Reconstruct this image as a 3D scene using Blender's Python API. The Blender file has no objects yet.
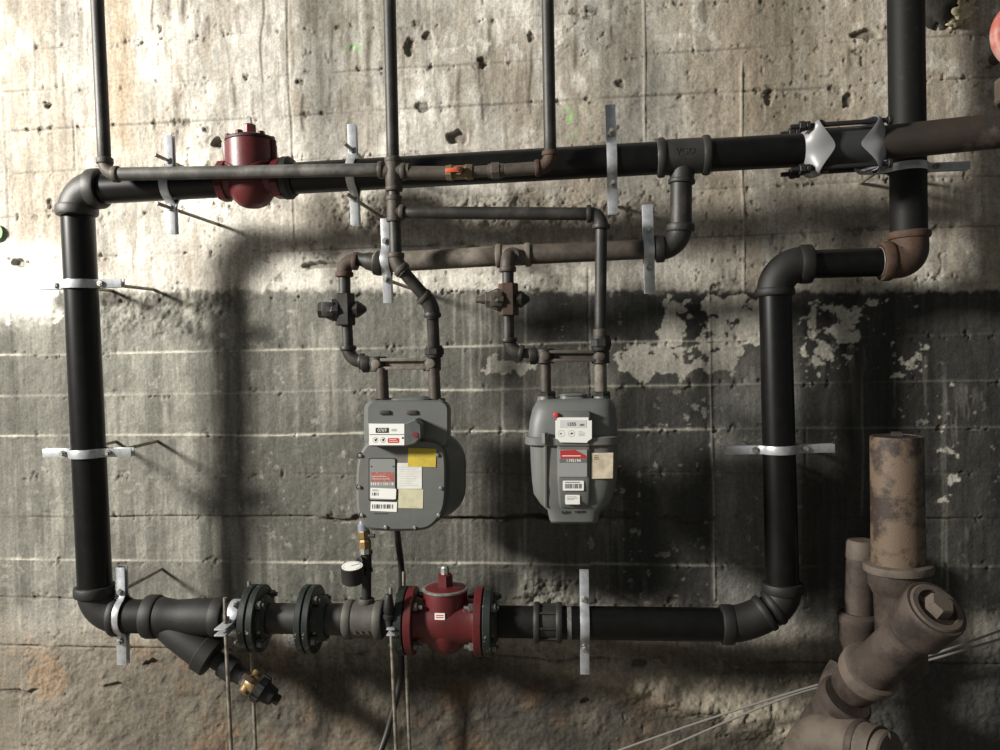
import bpy, bmesh, math, random
import numpy as np
from mathutils import Vector, Matrix
random.seed(7); rng = np.random.default_rng(5)
SC = bpy.context.scene; COL = SC.collection
PI = math.pi
# ------------------------------------------------------------------ camera
F = 809.0; W2, H2 = 500.0, 375.0
YAW, PIT, ROL = (math.radians(a) for a in (6.19, -1.48, -1.17))
CAM = Vector((0, -2.5, 1.45))
_r = Vector((math.cos(YAW), math.sin(YAW), 0)); _f = Vector((-math.sin(YAW), math.cos(YAW), 0)); _u = Vector((0, 0, 1))
_f2 = math.cos(PIT) * _f + math.sin(PIT) * _u; _u2 = -math.sin(PIT) * _f + math.cos(PIT) * _u
_r3 = math.cos(ROL) * _r + math.sin(ROL) * _u2; _u3 = -math.sin(ROL) * _r + math.cos(ROL) * _u2
cd = bpy.data.cameras.new('camera'); cam = bpy.data.objects.new('camera', cd); COL.objects.link(cam)
cd.sensor_width = 36; cd.lens = F * 36 / 1000; cd.clip_start = 0.05
mm = Matrix((( _r3.x, _u3.x, -_f2.x), (_r3.y, _u3.y, -_f2.y), (_r3.z, _u3.z, -_f2.z))).to_4x4()
mm.translation = CAM; cam.matrix_world = mm; SC.camera = cam

def ray(px, py):
    return _r3 * ((px - W2) / F) - _u3 * ((py - H2) / F) + _f2
def P(px, py, d):
    """point at photo pixel on the plane standing d metres off the wall"""
    v = ray(px, py); t = (-d - CAM.y) / v.y
    return CAM + v * t
def S(px, py, d):
    v = ray(px, py); return ((-d - CAM.y) / v.y) / F
def PP(q): return P(*q)

# ------------------------------------------------------------------ mesh builder
class MB:
    def __init__(s): s.v = []; s.f = []
    def add(s, vs, fs):
        o = len(s.v); s.v += [Vector(v) for v in vs]; s.f += [tuple(i + o for i in f) for f in fs]
    def sweep(s, pts, radii, n=24, cap=True, phase=0.0, up=None):
        pts = [Vector(p) for p in pts]; m = len(pts)
        if not hasattr(radii, '__len__'): radii = [radii] * m
        T = []
        for i in range(m):
            a = pts[max(i - 1, 0)]; b = pts[min(i + 1, m - 1)]
            j = 1
            while (b - a).length < 1e-7 and j < m:
                j += 1; a = pts[max(i - j, 0)]; b = pts[min(i + j, m - 1)]
            T.append((b - a).normalized())
        ref = Vector(up) if up else (Vector((0, 0, 1)) if abs(T[0].z) < .9 else Vector((0, -1, 0)))
        x = (ref - T[0] * ref.dot(T[0])).normalized(); vs = []
        for i in range(m):
            if i:
                q = T[i - 1].rotation_difference(T[i]); x = q @ x
                x = (x - T[i] * x.dot(T[i])).normalized()
            y = T[i].cross(x)
            for k in range(n):
                a = 2 * PI * k / n + phase
                vs.append(pts[i] + (x * math.cos(a) + y * math.sin(a)) * radii[i])
        fs = []
        for i in range(m - 1):
            for k in range(n):
                k2 = (k + 1) % n
                fs.append((i * n + k, i * n + k2, (i + 1) * n + k2, (i + 1) * n + k))
        if cap:
            fs.append(tuple(reversed(range(n)))); fs.append(tuple((m - 1) * n + k for k in range(n)))
        s.add(vs, fs); return s
    def lathe(s, a, axis, prof, n=28, phase=0.0, up=None):
        a = Vector(a); ax = Vector(axis).normalized()
        ref = Vector(up) if up else (Vector((0, 0, 1)) if abs(ax.z) < .9 else Vector((0, -1, 0)))
        x = (ref - ax * ref.dot(ax)).normalized(); y = ax.cross(x); vs = []
        for t, r in prof:
            for k in range(n):
                g = 2 * PI * k / n + phase
                vs.append(a + ax * t + (x * math.cos(g) + y * math.sin(g)) * max(r, 1e-5))
        m = len(prof); fs = []
        for i in range(m - 1):
            for k in range(n):
                k2 = (k + 1) % n
                fs.append((i * n + k, i * n + k2, (i + 1) * n + k2, (i + 1) * n + k))
        fs.append(tuple(reversed(range(n)))); fs.append(tuple((m - 1) * n + k for k in range(n)))
        s.add(vs, fs); return s
    def band(s, c, axis, r, L, bev=None, n=32):
        b = bev if bev else min(L * .3, r * .12)
        return s.lathe(c, axis, [(-L / 2, r - b), (-L / 2 + b * .3, r - b * .3), (-L / 2 + b, r), (L / 2 - b, r), (L / 2 - b * .3, r - b * .3), (L / 2, r - b)], n)
    def hexa(s, c, axis, r, L, n=6, phase=0.0, up=None):
        b = min(L * .15, r * .12)
        return s.lathe(c, axis, [(-L / 2, r - b), (-L / 2 + b, r), (L / 2 - b, r), (L / 2, r - b)], n, phase, up)
    def prism(s, out, d):
        """outline of world points pushed along vector d"""
        n = len(out); d = Vector(d); o = [Vector(p) for p in out]
        s.add(o + [p + d for p in o], [tuple(range(n)), tuple(reversed(range(n, 2 * n)))] + [(i, i + n, (i + 1) % n + n, (i + 1) % n) for i in range(n)])
        return s
    def box(s, c, ux, uy, uz):
        c = Vector(c); ux = Vector(ux); uy = Vector(uy); uz = Vector(uz)
        o = [c - ux - uy - uz, c + ux - uy - uz, c + ux + uy - uz, c - ux + uy - uz]
        return s.prism(o, uz * 2)
    def loft(s, rings, cap=True):
        n = len(rings[0]); m = len(rings); vs = [p for r in rings for p in r]; fs = []
        for i in range(m - 1):
            for k in range(n):
                k2 = (k + 1) % n
                fs.append((i * n + k, i * n + k2, (i + 1) * n + k2, (i + 1) * n + k))
        if cap: fs.append(tuple(reversed(range(n)))); fs.append(tuple((m - 1) * n + k for k in range(n)))
        s.add(vs, fs); return s
def obj(name, mb, mat, parent=None, bevel=0, sharp=32, smooth=True, kind=None):
    org = parent_origin(parent) if parent else sum(mb.v, Vector()) / len(mb.v)
    me = bpy.data.meshes.new(name)
    me.from_pydata([v - org for v in mb.v], [], mb.f)
    bm = bmesh.new(); bm.from_mesh(me)
    bmesh.ops.recalc_face_normals(bm, faces=bm.faces)
    if bevel:
        es = [e for e in bm.edges if len(e.link_faces) == 2 and e.calc_face_angle(0) > math.radians(35)]
        bmesh.ops.bevel(bm, geom=es, offset=bevel, segments=2, profile=.5, affect='EDGES', clamp_overlap=True)
    th = math.radians(sharp)
    for f in bm.faces: f.smooth = smooth
    for e in bm.edges:
        if len(e.link_faces) == 2 and e.calc_face_angle(0) > th: e.smooth = False
    bm.to_mesh(me); bm.free()
    me.materials.append(mat)
    o = bpy.data.objects.new(name, me); COL.objects.link(o)
    if parent is None: o.location = org
    else:
        o.parent = parent
    if kind: o['kind'] = kind
    return o
ORG = {}
def parent_origin(p):
    return ORG[p.name]
def obj_part(name, mb, mat, parent, bevel=0, sharp=32, label=None):
    o = obj(name, mb, mat, parent, bevel, sharp); ORG[o.name] = ORG[parent.name]
    if label: o['label'] = label
    return o
def thing(name, label, cat, loc, group=None):
    o = bpy.data.objects.new(name, None); COL.objects.link(o); o.location = loc; o.empty_display_size = .05
    ORG[o.name] = Vector(loc); o['label'] = label; o['category'] = cat
    if group: o['group'] = group
    return o
def solo(name, mb, mat, label, cat, group=None, bevel=0, sharp=32):
    o = obj(name, mb, mat, None, bevel, sharp); ORG[o.name] = o.location.copy()
    o['label'] = label; o['category'] = cat
    if group: o['group'] = group
    return o

# ------------------------------------------------------------------ materials
def mat(name, c1, rough=.5, metal=0.0, c2=None, scale=30, lo=.45, hi=.62, bump=0.0, bscale=200, c3=None, s3=8, lo3=.5, hi3=.65, spec=.5, coat=0):
    m = bpy.data.materials.new(name); m.use_nodes = True; nt = m.node_tree; N = nt.nodes; L = nt.links
    b = N['Principled BSDF']; b.inputs['Roughness'].default_value = rough; b.inputs['Metallic'].default_value = metal
    b.inputs['Specular IOR Level'].default_value = spec
    if coat: b.inputs['Coat Weight'].default_value = coat; b.inputs['Coat Roughness'].default_value = .15
    b.inputs['Base Color'].default_value = (*c1, 1)
    tc = N.new('ShaderNodeTexCoord'); last = None
    def layer(prev, col, sc, a, z):
        n = N.new('ShaderNodeTexNoise'); n.inputs['Scale'].default_value = sc; n.inputs['Detail'].default_value = 6; n.inputs['Roughness'].default_value = .65
        L.new(tc.outputs['Object'], n.inputs['Vector'])
        mr = N.new('ShaderNodeMapRange'); mr.inputs['From Min'].default_value = a; mr.inputs['From Max'].default_value = z; L.new(n.outputs['Fac'], mr.inputs['Value'])
        mx = N.new('ShaderNodeMix'); mx.data_type = 'RGBA'; L.new(mr.outputs['Result'], mx.inputs['Factor'])
        if prev is None: mx.inputs['A'].default_value = (*c1, 1)
        else: L.new(prev, mx.inputs['A'])
        mx.inputs['B'].default_value = (*col, 1)
        return mx.outputs['Result']
    if c2: last = layer(last, c2, scale, lo, hi)
    if c3: last = layer(last, c3, s3, lo3, hi3)
    if last: L.new(last, b.inputs['Base Color'])
    if bump:
        n = N.new('ShaderNodeTexNoise'); n.inputs['Scale'].default_value = bscale; n.inputs['Detail'].default_value = 4
        L.new(tc.outputs['Object'], n.inputs['Vector'])
        bp = N.new('ShaderNodeBump'); bp.inputs['Strength'].default_value = bump; bp.inputs['Distance'].default_value = .004
        L.new(n.outputs['Fac'], bp.inputs['Height']); L.new(bp.outputs['Normal'], b.inputs['Normal'])
    return m
BLACK = mat('black_lacquer', (.003, .003, .003), .36, c2=(.005, .005, .005), scale=25, c3=(.03, .03, .027), s3=90, lo3=.7, hi3=.76, spec=.28)
BLACK2 = mat('black_dusty', (.005, .005, .005), .62, c2=(.016, .0155, .014), scale=60, lo=.58, hi=.7, spec=.28)
CAST = mat('malleable_iron', (.02, .019, .0175), .52, c2=(.032, .03, .026), scale=18, bump=.25, bscale=350)
CASTB = mat('black_malleable_iron', (.006, .006, .0056), .6, c2=(.011, .0105, .0095), scale=18, bump=.25, bscale=350)
OLD = mat('old_dirty_pipe', (.05, .04, .031), .6, c2=(.1, .083, .065), scale=22, lo=.42, hi=.65, c3=(.03, .021, .015), s3=11, lo3=.52, hi3=.66, bump=.2, bscale=260)
OLDD = mat('old_dark_pipe', (.017, .0155, .0135), .52, c2=(.045, .041, .035), scale=20, lo=.48, hi=.68, bump=.15, bscale=260)
DUST = mat('dust_covered_pipe', (.12, .102, .08), .72, c2=(.22, .195, .16), scale=14, lo=.4, hi=.6, c3=(.045, .033, .023), s3=9, lo3=.5, hi3=.68, bump=.2, bscale=260)
RUST = mat('rusty_iron', (.05, .027, .017), .72, c2=(.085, .046, .028), scale=30, lo=.4, hi=.6, c3=(.03, .02, .016), s3=14, lo3=.5, hi3=.65, bump=.3, bscale=300)
RUSTD = mat('rust_brown_pipe', (.035, .024, .017), .62, c2=(.02, .017, .015), scale=12, lo=.4, hi=.6, c3=(.13, .105, .083), s3=7, lo3=.55, hi3=.72)
GALV = mat('galvanized_steel', (.5, .52, .545), .42, .55, c2=(.38, .395, .415), scale=40, bump=.05)
ZINC = mat('zinc_hardware', (.42, .42, .4), .4, .7, c2=(.25, .24, .22), scale=60)
GTEE = mat('grey_iron', (.06, .056, .049), .6, c2=(.085, .08, .07), scale=18, bump=.25, bscale=350)
NUT = mat('dull_nut_steel', (.17, .17, .165), .5, .5, c2=(.08, .08, .078), scale=90)
ROD = mat('threaded_steel', (.3, .28, .24), .5, .6, c2=(.16, .13, .1), scale=40, bump=.3, bscale=500)
RED = mat('red_enamel', (.092, .0095, .0115), .42, c2=(.07, .008, .009), scale=14, c3=(.2, .085, .085), s3=60, lo3=.66, hi3=.74, bump=.12, bscale=250)
GREENF = mat('chipped_dark_green_paint', (.009, .014, .012), .45, c2=(.014, .019, .017), scale=20, c3=(.26, .27, .25), s3=55, lo3=.6, hi3=.66)
METER = mat('grey_meter_paint', (.118, .124, .12), .5, c2=(.097, .103, .1), scale=10, c3=(.165, .156, .135), s3=5, lo3=.5, hi3=.7, bump=.05)
METERD = mat('dark_meter_plate', (.13, .14, .14), .4)
SEAL = mat('black_rubber', (.012, .012, .012), .6)
CLEAR = mat('smoky_cover', (.09, .095, .095), .18, c2=(.12, .125, .12), scale=12)
WHITE = mat('white_label', (.75, .75, .72), .5)
PAPER = mat('white_paper', (.68, .68, .64), .7, c2=(.6, .59, .54), scale=25)
CREAM = mat('cream_paper', (.55, .52, .36), .7, c2=(.46, .43, .29), scale=30)
TAN = mat('weathered_cream_paper', (.6, .52, .4), .7, c2=(.42, .36, .26), scale=30)
YELL = mat('yellow_sticker', (.55, .42, .045), .55, c2=(.44, .34, .05), scale=30)
REDL = mat('red_print', (.5, .05, .04), .5)
INK = mat('black_ink', (.012, .012, .012), .6)
BRASS = mat('brass', (.24, .16, .07), .45, .35, c2=(.14, .09, .045), scale=40)
ORANGE = mat('orange_red_handle', (.5, .07, .02), .45)
SILVER = mat('painted_silver_steel', (.26, .26, .27), .42, .1, spec=.35)
SLEEVE = mat('dark_grey_sleeve', (.035, .036, .038), .5)
IRON = mat('cast_iron_drain', (.045, .032, .025), .7, c2=(.074, .054, .043), scale=12, lo=.42, hi=.64, c3=(.022, .015, .012), s3=8, lo3=.5, hi3=.64, bump=.3, bscale=220)
IRONP = mat('pale_cast_iron', (.11, .087, .069), .72, c2=(.07, .053, .041), scale=12, bump=.25)
IRONT = mat('patchy_tan_drain', (.125, .087, .058), .66, c2=(.033, .021, .016), scale=9, lo=.46, hi=.55, c3=(.018, .012, .01), s3=6, lo3=.56, hi3=.63, bump=.25)
RUBBER = mat('black_cable', (.014, .014, .013), .5)
GREYC = mat('grey_cable', (.2, .19, .175), .5)
FOAM = mat('yellow_foam', (.5, .45, .3), .8, c2=(.34, .3, .19), scale=30, bump=.8, bscale=90)
TAR = mat('dark_tar', (.02, .018, .015), .8, c2=(.04, .036, .03), scale=20, bump=.8, bscale=60)
GREENP = mat('green_tag', (.2, .52, .18), .6)

# ------------------------------------------------------------------ wall
def noise2(x, z, f, seed, n=257):
    g = np.random.default_rng(seed).random((n, n))
    u = (x * f) % (n - 1); w = (z * f) % (n - 1)
    i = u.astype(int); j = w.astype(int); a = u - i; b = w - j
    a = a * a * (3 - 2 * a); b = b * b * (3 - 2 * b)
    return (g[i, j] * (1 - a) + g[i + 1, j] * a) * (1 - b) + (g[i, j + 1] * (1 - a) + g[i + 1, j + 1] * a) * b
def fbm(x, z, f, seed, o=5, g=.55):
    t = 0; a = 1; s = 0
    for k in range(o):
        t = t + a * noise2(x + 17.3 * k + 50, z + 9.1 * k + 50, f * 2 ** k, seed + k); s += a; a *= g
    return t / s
def ss(a, b, x):
    t = np.clip((x - a) / (b - a), 0, 1); return t * t * (3 - 2 * t)
def band(x, a, b, s):
    return ss(a - s, a + s, x) * (1 - ss(b - s, b + s, x))
def build_wall():
    st = .0036
    def axis(a, b, lo, hi):
        core = list(np.arange(a, b, st)); l = [a]; s = st
        while l[-1] > lo: s *= 1.25; l.append(l[-1] - s)
        r = [core[-1]]; s = st
        while r[-1] < hi: s *= 1.25; r.append(r[-1] + s)
        return np.array(l[:0:-1] + core + r[1:])
    xs = axis(-1.9, 1.62, -3.4, 2.8); zs = axis(.12, 2.62, 0.0, 3.3)
    zs[0] = -.02
    X, Z = np.meshgrid(xs, zs); nx, nz = len(xs), len(zs)
    rel = np.stack([X - CAM.x, np.full_like(X, -CAM.y), Z - CAM.z], -1)
    dep = rel @ np.array(_f2); px = W2 + F * (rel @ np.array(_r3)) / dep; py = H2 - F * (rel @ np.array(_u3)) / dep
    n1 = fbm(X, Z, 4, 11); n2 = fbm(X, Z, 18, 31); n3 = fbm(X, Z, 60, 51, 3); n4 = fbm(X, Z, 1.2, 71, 4)
    st1 = fbm(X, Z * .06, 28, 91, 4); st2 = fbm(X, Z * .12, 70, 101, 3)
    wx = px + (n2 - .5) * 26 + (n3 - .5) * 10; wy = py + (n2 - .5) * 22 + (n3 - .5) * 10
    mixc = lambda c, col, m: c * (1 - m[..., None]) + np.array(col) * m[..., None]
    # bare upper concrete
    c = np.ones(X.shape + (3,)) * np.array((.475, .45, .40))
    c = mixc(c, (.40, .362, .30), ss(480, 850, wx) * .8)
    c = c * (.46 + .95 * n1[..., None]) * (.76 + .46 * n2[..., None])
    c = mixc(c, (.62, .60, .55), ss(.52, .7, st1) * ss(.45, .65, n1) * .6)
    c = mixc(c, (.30, .25, .19), ss(.5, .66, fbm(X, Z * .3, 5, 131)) * .62)
    c = mixc(c, (.26, .225, .175), ss(.5, .6, fbm(X, Z * .5, 11, 133)) * ss(.45, .6, n4) * .5)
    for k, (xc, y0, y1) in enumerate(((154, -30, 32), (166, -30, 60), (181, -30, 28), (207, -30, 40), (176, 90, 150), (330, 20, 120), (346, 30, 150), (368, -30, 120), (478, 20, 90), (492, 18, 60), (484, 60, 160), (459, 50, 120), (523, 60, 140), (530, 40, 110), (575, -20, 100), (612, -20, 60), (668, 70, 140), (705, -30, 60), (790, 30, 110), (850, -30, 70), (262, -30, 90), (235, 10, 110), (121, 20, 140), (302, 60, 150))):
        jit = 5 * (noise2(X * 0 + xc, Z, 9, 230 + k) - .5); wd_ = 1.3 + (k * 7 % 5) * .5
        c = mixc(c, (.11, .09, .068), np.exp(-((px - xc - jit) / wd_) ** 2) * band(wy, y0, y1, 12) * ss(.3, .6, fbm(X, Z, 14, 260 + k, 3)) * .95)
    c = mixc(c, (.2, .175, .14), ss(.56, .68, st2) * ss(.4, .58, n4) * .55); c = mixc(c, (.7, .68, .62), ss(.58, .66, fbm(X, Z * .5, 30, 141)) * ss(.4, .6, n1) * .5)
    # rough, poorly compacted band and tan strips around the pipes
    c = mixc(c, (.27, .235, .185), band(wy, 196, 245, 16) * ss(200, 330, wx) * (1 - ss(600, 760, wx)) * .7)
    c = mixc(c, (.66, .63, .55), band(wy, 258, 286, 6) * band(wx, 300, 690, 40) * ss(.3, .5, n2) * .9)
    c = mixc(c, (.33, .26, .18), band(wx, 104, 132, 10) * band(wy, -60, 150, 40) * .75)
    c = mixc(c, (.33, .26, .17), band(wx, 740, 880, 40) * band(wy, 0, 150, 40) * .45)
    c = mixc(c, (.24, .21, .17), ss(.58, .66, fbm(X, Z, 9, 151)) * ss(690, 760, wx) * band(wy, 180, 290, 15) * .6)
    # painted lower wall
    pm = ss(288, 294, py + (n3 - .5) * 9 + (n2 - .5) * 6) * (1 - ss(598, 650, wy + 12 * np.sin(px * .013)))
    paint = np.ones(X.shape + (3,)) * np.array((.205, .20, .172))
    paint = paint * (.42 + .95 * n1[..., None] + .5 * (st1[..., None] - .5)) * (.85 + .3 * n3[..., None])
    paint = mixc(paint, (.085, .078, .064), band(wy, 286, 306, 4) * band(wx, 90, 235, 5) * .9)
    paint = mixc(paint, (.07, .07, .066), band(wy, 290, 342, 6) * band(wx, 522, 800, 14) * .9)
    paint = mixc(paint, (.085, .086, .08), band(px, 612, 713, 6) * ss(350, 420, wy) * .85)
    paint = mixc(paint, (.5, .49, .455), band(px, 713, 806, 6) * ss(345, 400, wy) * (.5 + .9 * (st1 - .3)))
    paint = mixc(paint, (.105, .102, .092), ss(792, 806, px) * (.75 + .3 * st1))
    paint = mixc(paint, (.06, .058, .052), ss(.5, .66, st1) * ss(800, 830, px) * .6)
    paint = mixc(paint, (.40, .38, .33), ss(.62, .7, st2) * ss(.5, .62, n1) * ss(690, 860, wx) * .6)
    for xc in (455, 463, 471, 480, 489, 497, 524, 745, 752, 862, 942, 946, 503):   # lime runs
        jit = 3 * (noise2(X * 0 + xc, Z, 8, 200 + xc % 50) - .5)
        y0 = 290 if xc < 500 else (300 if xc < 600 else 370); y1 = 345 + (xc * 37 % 90) if xc < 500 else 430 + (xc * 53 % 190)
        paint = mixc(paint, (.42, .40, .35), np.exp(-((px - xc - jit) / 1.3) ** 2) * band(wy, y0, y1, 12) * (.35 + .5 * n2))
        if xc < 600: paint = mixc(paint, (.36, .34, .30), np.exp(-((px - xc - jit) / 1.6) ** 2) * band(wy, 480, 590, 20) * (.3 + .4 * n2))
    # flaked paint with pale plaster under it
    fl = .55 * fbm(X, Z, 12, 301, 5, .6) + .45 * fbm(X, Z, 36, 305, 4, .6); fl2 = fbm(X, Z, 22, 311, 5, .62)
    zone = np.maximum.reduce([band(wx, 606, 745, 14) * band(wy, 338, 378, 10), band(wx, 655, 790, 14) * band(wy, 292, 350, 12) * .9, band(wx, 790, 940, 20) * band(wy, 292, 385, 14) * .62,
                              band(wx, 480, 545, 12) * band(wy, 358, 380, 7) * .8, band(wx, 930, 970, 10) * band(wy, 330, 520, 20) * .55])
    flake = ss(.60, .625, fl * .62 + .4 * zone) * ss(.05, .4, zone)
    flake = np.maximum(flake, ss(.64, .66, fl2 * .75 + .3 * band(wx, -80, 62, 14) * band(wy, 250, 326, 12)) )* (zone + band(wx, -80, 62, 14) * band(wy, 250, 326, 12) > .02)
    
    paint = paint * (.62 + .76 * n4[..., None]) * .93; paint = mixc(paint, (.33, .32, .275), ss(.5, .62, st1) * ss(.42, .56, fbm(X, Z, 7, 145)) * .55 * band(px, 20, 640, 60))
    light_falloff = ss(.34, .66, .55 * n4 + .45 * n1 + .00062 * (px - 400)); paint = paint * (1 - .5 * light_falloff)[..., None] * .95  # light falloff painted into the colour: darker to the right, broken by noise
    specks = ss(.74, .77, fbm(X, Z, 40, 321, 3))
    paint = mixc(paint, (.42, .40, .35), specks * .4 * ss(.45, .6, n1)); paint = mixc(paint, (.50, .475, .41), flake * .9)
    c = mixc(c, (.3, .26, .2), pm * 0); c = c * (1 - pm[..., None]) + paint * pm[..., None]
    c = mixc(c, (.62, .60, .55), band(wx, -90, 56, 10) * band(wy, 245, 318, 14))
    # dirt-brown footing
    bm_ = ss(612, 664, wy + 12 * np.sin(px * .013))
    foot = np.ones(X.shape + (3,)) * np.array((.185, .163, .128)) * (.55 + .8 * n1[..., None]) * (.8 + .4 * n2[..., None])
    foot = mixc(foot, (.085, .078, .066), ss(.46, .62, fbm(X, Z, 6, 401)) * ss(150, 330, wx) * .75)
    foot = mixc(foot, (.36, .32, .25), np.exp(-((wy - (640 + .30 * (px - 520))) / 16) ** 2) * band(px, 500, 830, 40) * .8)  # ledge painted paler, partly for the light it catches
    foot = mixc(foot, (.24, .15, .085), ss(.55, .68, fbm(X, Z, 5, 421)) * .5)
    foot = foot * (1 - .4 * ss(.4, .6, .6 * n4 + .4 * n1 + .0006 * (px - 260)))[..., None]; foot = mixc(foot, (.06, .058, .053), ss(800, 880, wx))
    foot = mixc(foot, (.38, .335, .26), np.exp(-((wy - (640 + .30 * (px - 520))) / 16) ** 2) * band(px, 520, 820, 40) * .75)  # second pass of the ledge's caught light, painted into the colour
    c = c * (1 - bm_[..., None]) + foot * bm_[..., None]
    # board joints
    D = (n1 - .5) * .010 + (n2 - .5) * .006 + (n3 - .5) * .0022
    joints = [(-1, 17, 'g'), (-1, 62, 'g'), (-1, 104, 'g'), (-1, 150, 'g'), (-1, 196, 'g'), (-1, 243, 'g'), (-1, 291, 's'), (-1, 345, 'w'), (-1, 389, 'w'), (-1, 432, 'w'), (-1, 474, 'g'), (-1, 517, 'c'), (-1, 563, 'w'), (-1, 603, 'g'), (-1, 655, 'c')]
    for k, (_, yj, kind) in enumerate(joints):
        z0 = P(500, yj, 0).z; wob = (noise2(X, X * 0 + k, 3, 500 + k) - .5) * .007
        dz = Z - z0 - wob; ln = np.exp(-(dz / .0026) ** 2); brk = ss(.35, .6, fbm(X, X * 0 + 3 * k, 5, 520 + k, 3))
        step = (np.random.default_rng(540 + k).random() - .5) * .005
        D = D + step * ss(-.004, .004, dz)
        if kind == 'w':
            rg = fbm(X, X * 0 + 5 * k, 30, 580 + k, 3); D = D + ln * .004 * (.4 + .6 * brk); c = mixc(c, (.47, .45, .38), np.exp(-(dz / (.0014 + .0042 * rg)) ** 2) * (.2 + .8 * brk) * (1 - .45 * ss(430, 600, px) - .42 * ss(640, 800, px)) * band(py, 300, 700, 4))
        elif kind in 'gc':
            a = .75 if kind == 'c' else .5
            D = D - ln * (.009 if kind == 'c' else .004) * brk; c = mixc(c, (.09, .078, .06), ln * brk * a)
        # broken pits strung along the joint
        pit = ss(.66, .75, fbm(X, Z, 45, 560 + k, 3)) * np.exp(-(dz / .016) ** 2)
        D = D - pit * .006; c = mixc(c, (.12, .1, .078), pit * .55 * (1 - pm * .5))
    # vertical panel seams
    for xs_, y0, y1, sg in ((644, -20, 140, 1), (743, 60, 290, 1), (290, -30, 240, -1), (73, 120, 170, -1), (592, 270, 620, -1), (712, 290, 600, 1), (806, 430, 600, -1)):
        x0 = P(xs_, (y0 + y1) / 2, 0).x; dx = X - x0 - (noise2(X * 0 + xs_, Z, 6, 600 + xs_) - .5) * .008
        ln = np.exp(-(dx / .0028) ** 2) * band(py, y0, y1, 6)
        D = D + ln * .004 * sg; c = mixc(c, (.55, .5, .42) if sg > 0 else (.2, .17, .13), ln * (.6 if py.mean() < 0 or y1 < 300 else .3))
    # chips and holes
    for cx_, cy_, rx, ry, dp in ((456, 139, 11, 7, .02), (409, 46, 5, 12, .014), (769, 97, 5, 8, .012), (866, 36, 16, 6, .014), (216, 143, 6, 5, .022), (483, 62, 5, 6, .012), (848, 100, 4, 6, .01), (422, 105, 9, 5, .009), (46, 104, 4, 4, .012),
                                 (160, 30, 2, 4, .008), (620, 85, 5, 4, .01), (530, 38, 4, 4, .008), (925, 210, 5, 5, .008), (428, 36, 5, 4, .01), (18, 262, 9, 4, .02), (300, 80, 3, 3, .008), (50, 205, 3, 3, .008), (588, 700, 6, 4, .012), (640, 660, 9, 4, .012), (20, 690, 22, 3, .012), (120, 685, 14, 3, .01), (155, 662, 9, 4, .014), (500, 517, 60, 3, .014), (360, 519, 40, 2.5, .012), (560, 518, 40, 2.5, .012), (690, 519, 30, 2.5, .01), (615, 513, 26, 5, .012), (672, 600, 5, 4, .008), (205, 130, 3, 3, .008), (590, 515, 12, 4, .01), (440, 519, 14, 3, .01), (320, 265, 20, 4, .016), (470, 250, 14, 4, .01)):
        q = ((px - cx_ + (n3 - .5) * 9) / rx) ** 2 + ((py - cy_ + (n2 - .5) * 12) / ry) ** 2
        m_ = 1 - ss(.5, 1.15, q); D = D - m_ * dp; c = mixc(c, (.085, .07, .052), m_ * .62)
    pit = ss(.74, .78, fbm(X, Z, 60, 701, 2)) * ss(.45, .6, fbm(X, Z, 5, 721)) * (1 - pm); D = D - pit * .003; c = mixc(c, (.16, .135, .105), pit * .5)
    # honeycombed rough zones
    rough = np.maximum(band(wy, 196, 236, 10) * band(wx, 330, 640, 30), band(wy, 640, 760, 25) * .9)
    rough = np.maximum(rough, band(wx, 90, 250, 25) * band(wy, 292, 335, 10) * .6); rough = np.maximum(rough, band(wx, 520, 580, 14) * band(wy, 570, 610, 10))
    D = D + (fbm(X, Z, 34, 801, 4, .65) - .5) * (.034 - .02 * ss(600, 650, py)) * rough
    # footing bulges out at the bottom
    zb = P(500, 655, 0).z
    D = D + np.clip(zb + .02 + (n4 - .5) * .12 - Z, 0, .5) * .11 * (1 - .45 * ss(700, 900, px))
    D = D + .035 * np.exp(-((py - (648 + .30 * (px - 520))) / 15) ** 2) * band(px, 520, 830, 40) * (.4 + n2)
    # slight recess right of the panel seam
    out_ = (X < -1.9) | (X > 1.62); D = np.where(out_, D * .6, D)
    # green spray specks
    gs = ss(.55, .66, fbm(X, Z, 45, 901, 3)) * (np.exp(-(((px - 575) / 11) ** 2 + ((py - 118) / 14) ** 2)) + .6 * np.exp(-(((px - 352) / 12) ** 2 + ((py - 46) / 10) ** 2)))
    c = mixc(c, (.2, .5, .14), np.clip(gs, 0, 1) * .7)
    c = np.clip(c, .004, .9)
    me = bpy.data.meshes.new('wall_back')
    nv = nx * nz; co = np.stack([X, -D, Z], -1).astype(np.float32).reshape(-1)
    me.vertices.add(nv); me.vertices.foreach_set('co', co)
    i = np.arange(nz - 1)[:, None] * nx + np.arange(nx - 1)[None]; i = i.reshape(-1)
    q = np.stack([i, i + 1, i + nx + 1, i + nx], -1).astype(np.int32).reshape(-1); nf = len(i)
    me.loops.add(nf * 4); me.loops.foreach_set('vertex_index', q)
    me.polygons.add(nf); me.polygons.foreach_set('loop_start', np.arange(0, nf * 4, 4, dtype=np.int32)); me.polygons.foreach_set('loop_total', np.full(nf, 4, dtype=np.int32))
    me.polygons.foreach_set('use_smooth', np.ones(nf, dtype=bool))
    me.update(calc_edges=True); me.validate()
    at = me.color_attributes.new('Albedo', 'FLOAT_COLOR', 'POINT')
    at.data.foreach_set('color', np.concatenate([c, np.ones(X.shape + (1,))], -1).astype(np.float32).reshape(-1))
    m = bpy.data.materials.new('weathered_board_formed_concrete'); m.use_nodes = True; N = m.node_tree.nodes; L = m.node_tree.links
    b = N['Principled BSDF']; b.inputs['Roughness'].default_value = .82; b.inputs['Specular IOR Level'].default_value = .25
    a = N.new('ShaderNodeAttribute'); a.attribute_name = 'Albedo'
    tc = N.new('ShaderNodeTexCoord')
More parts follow.
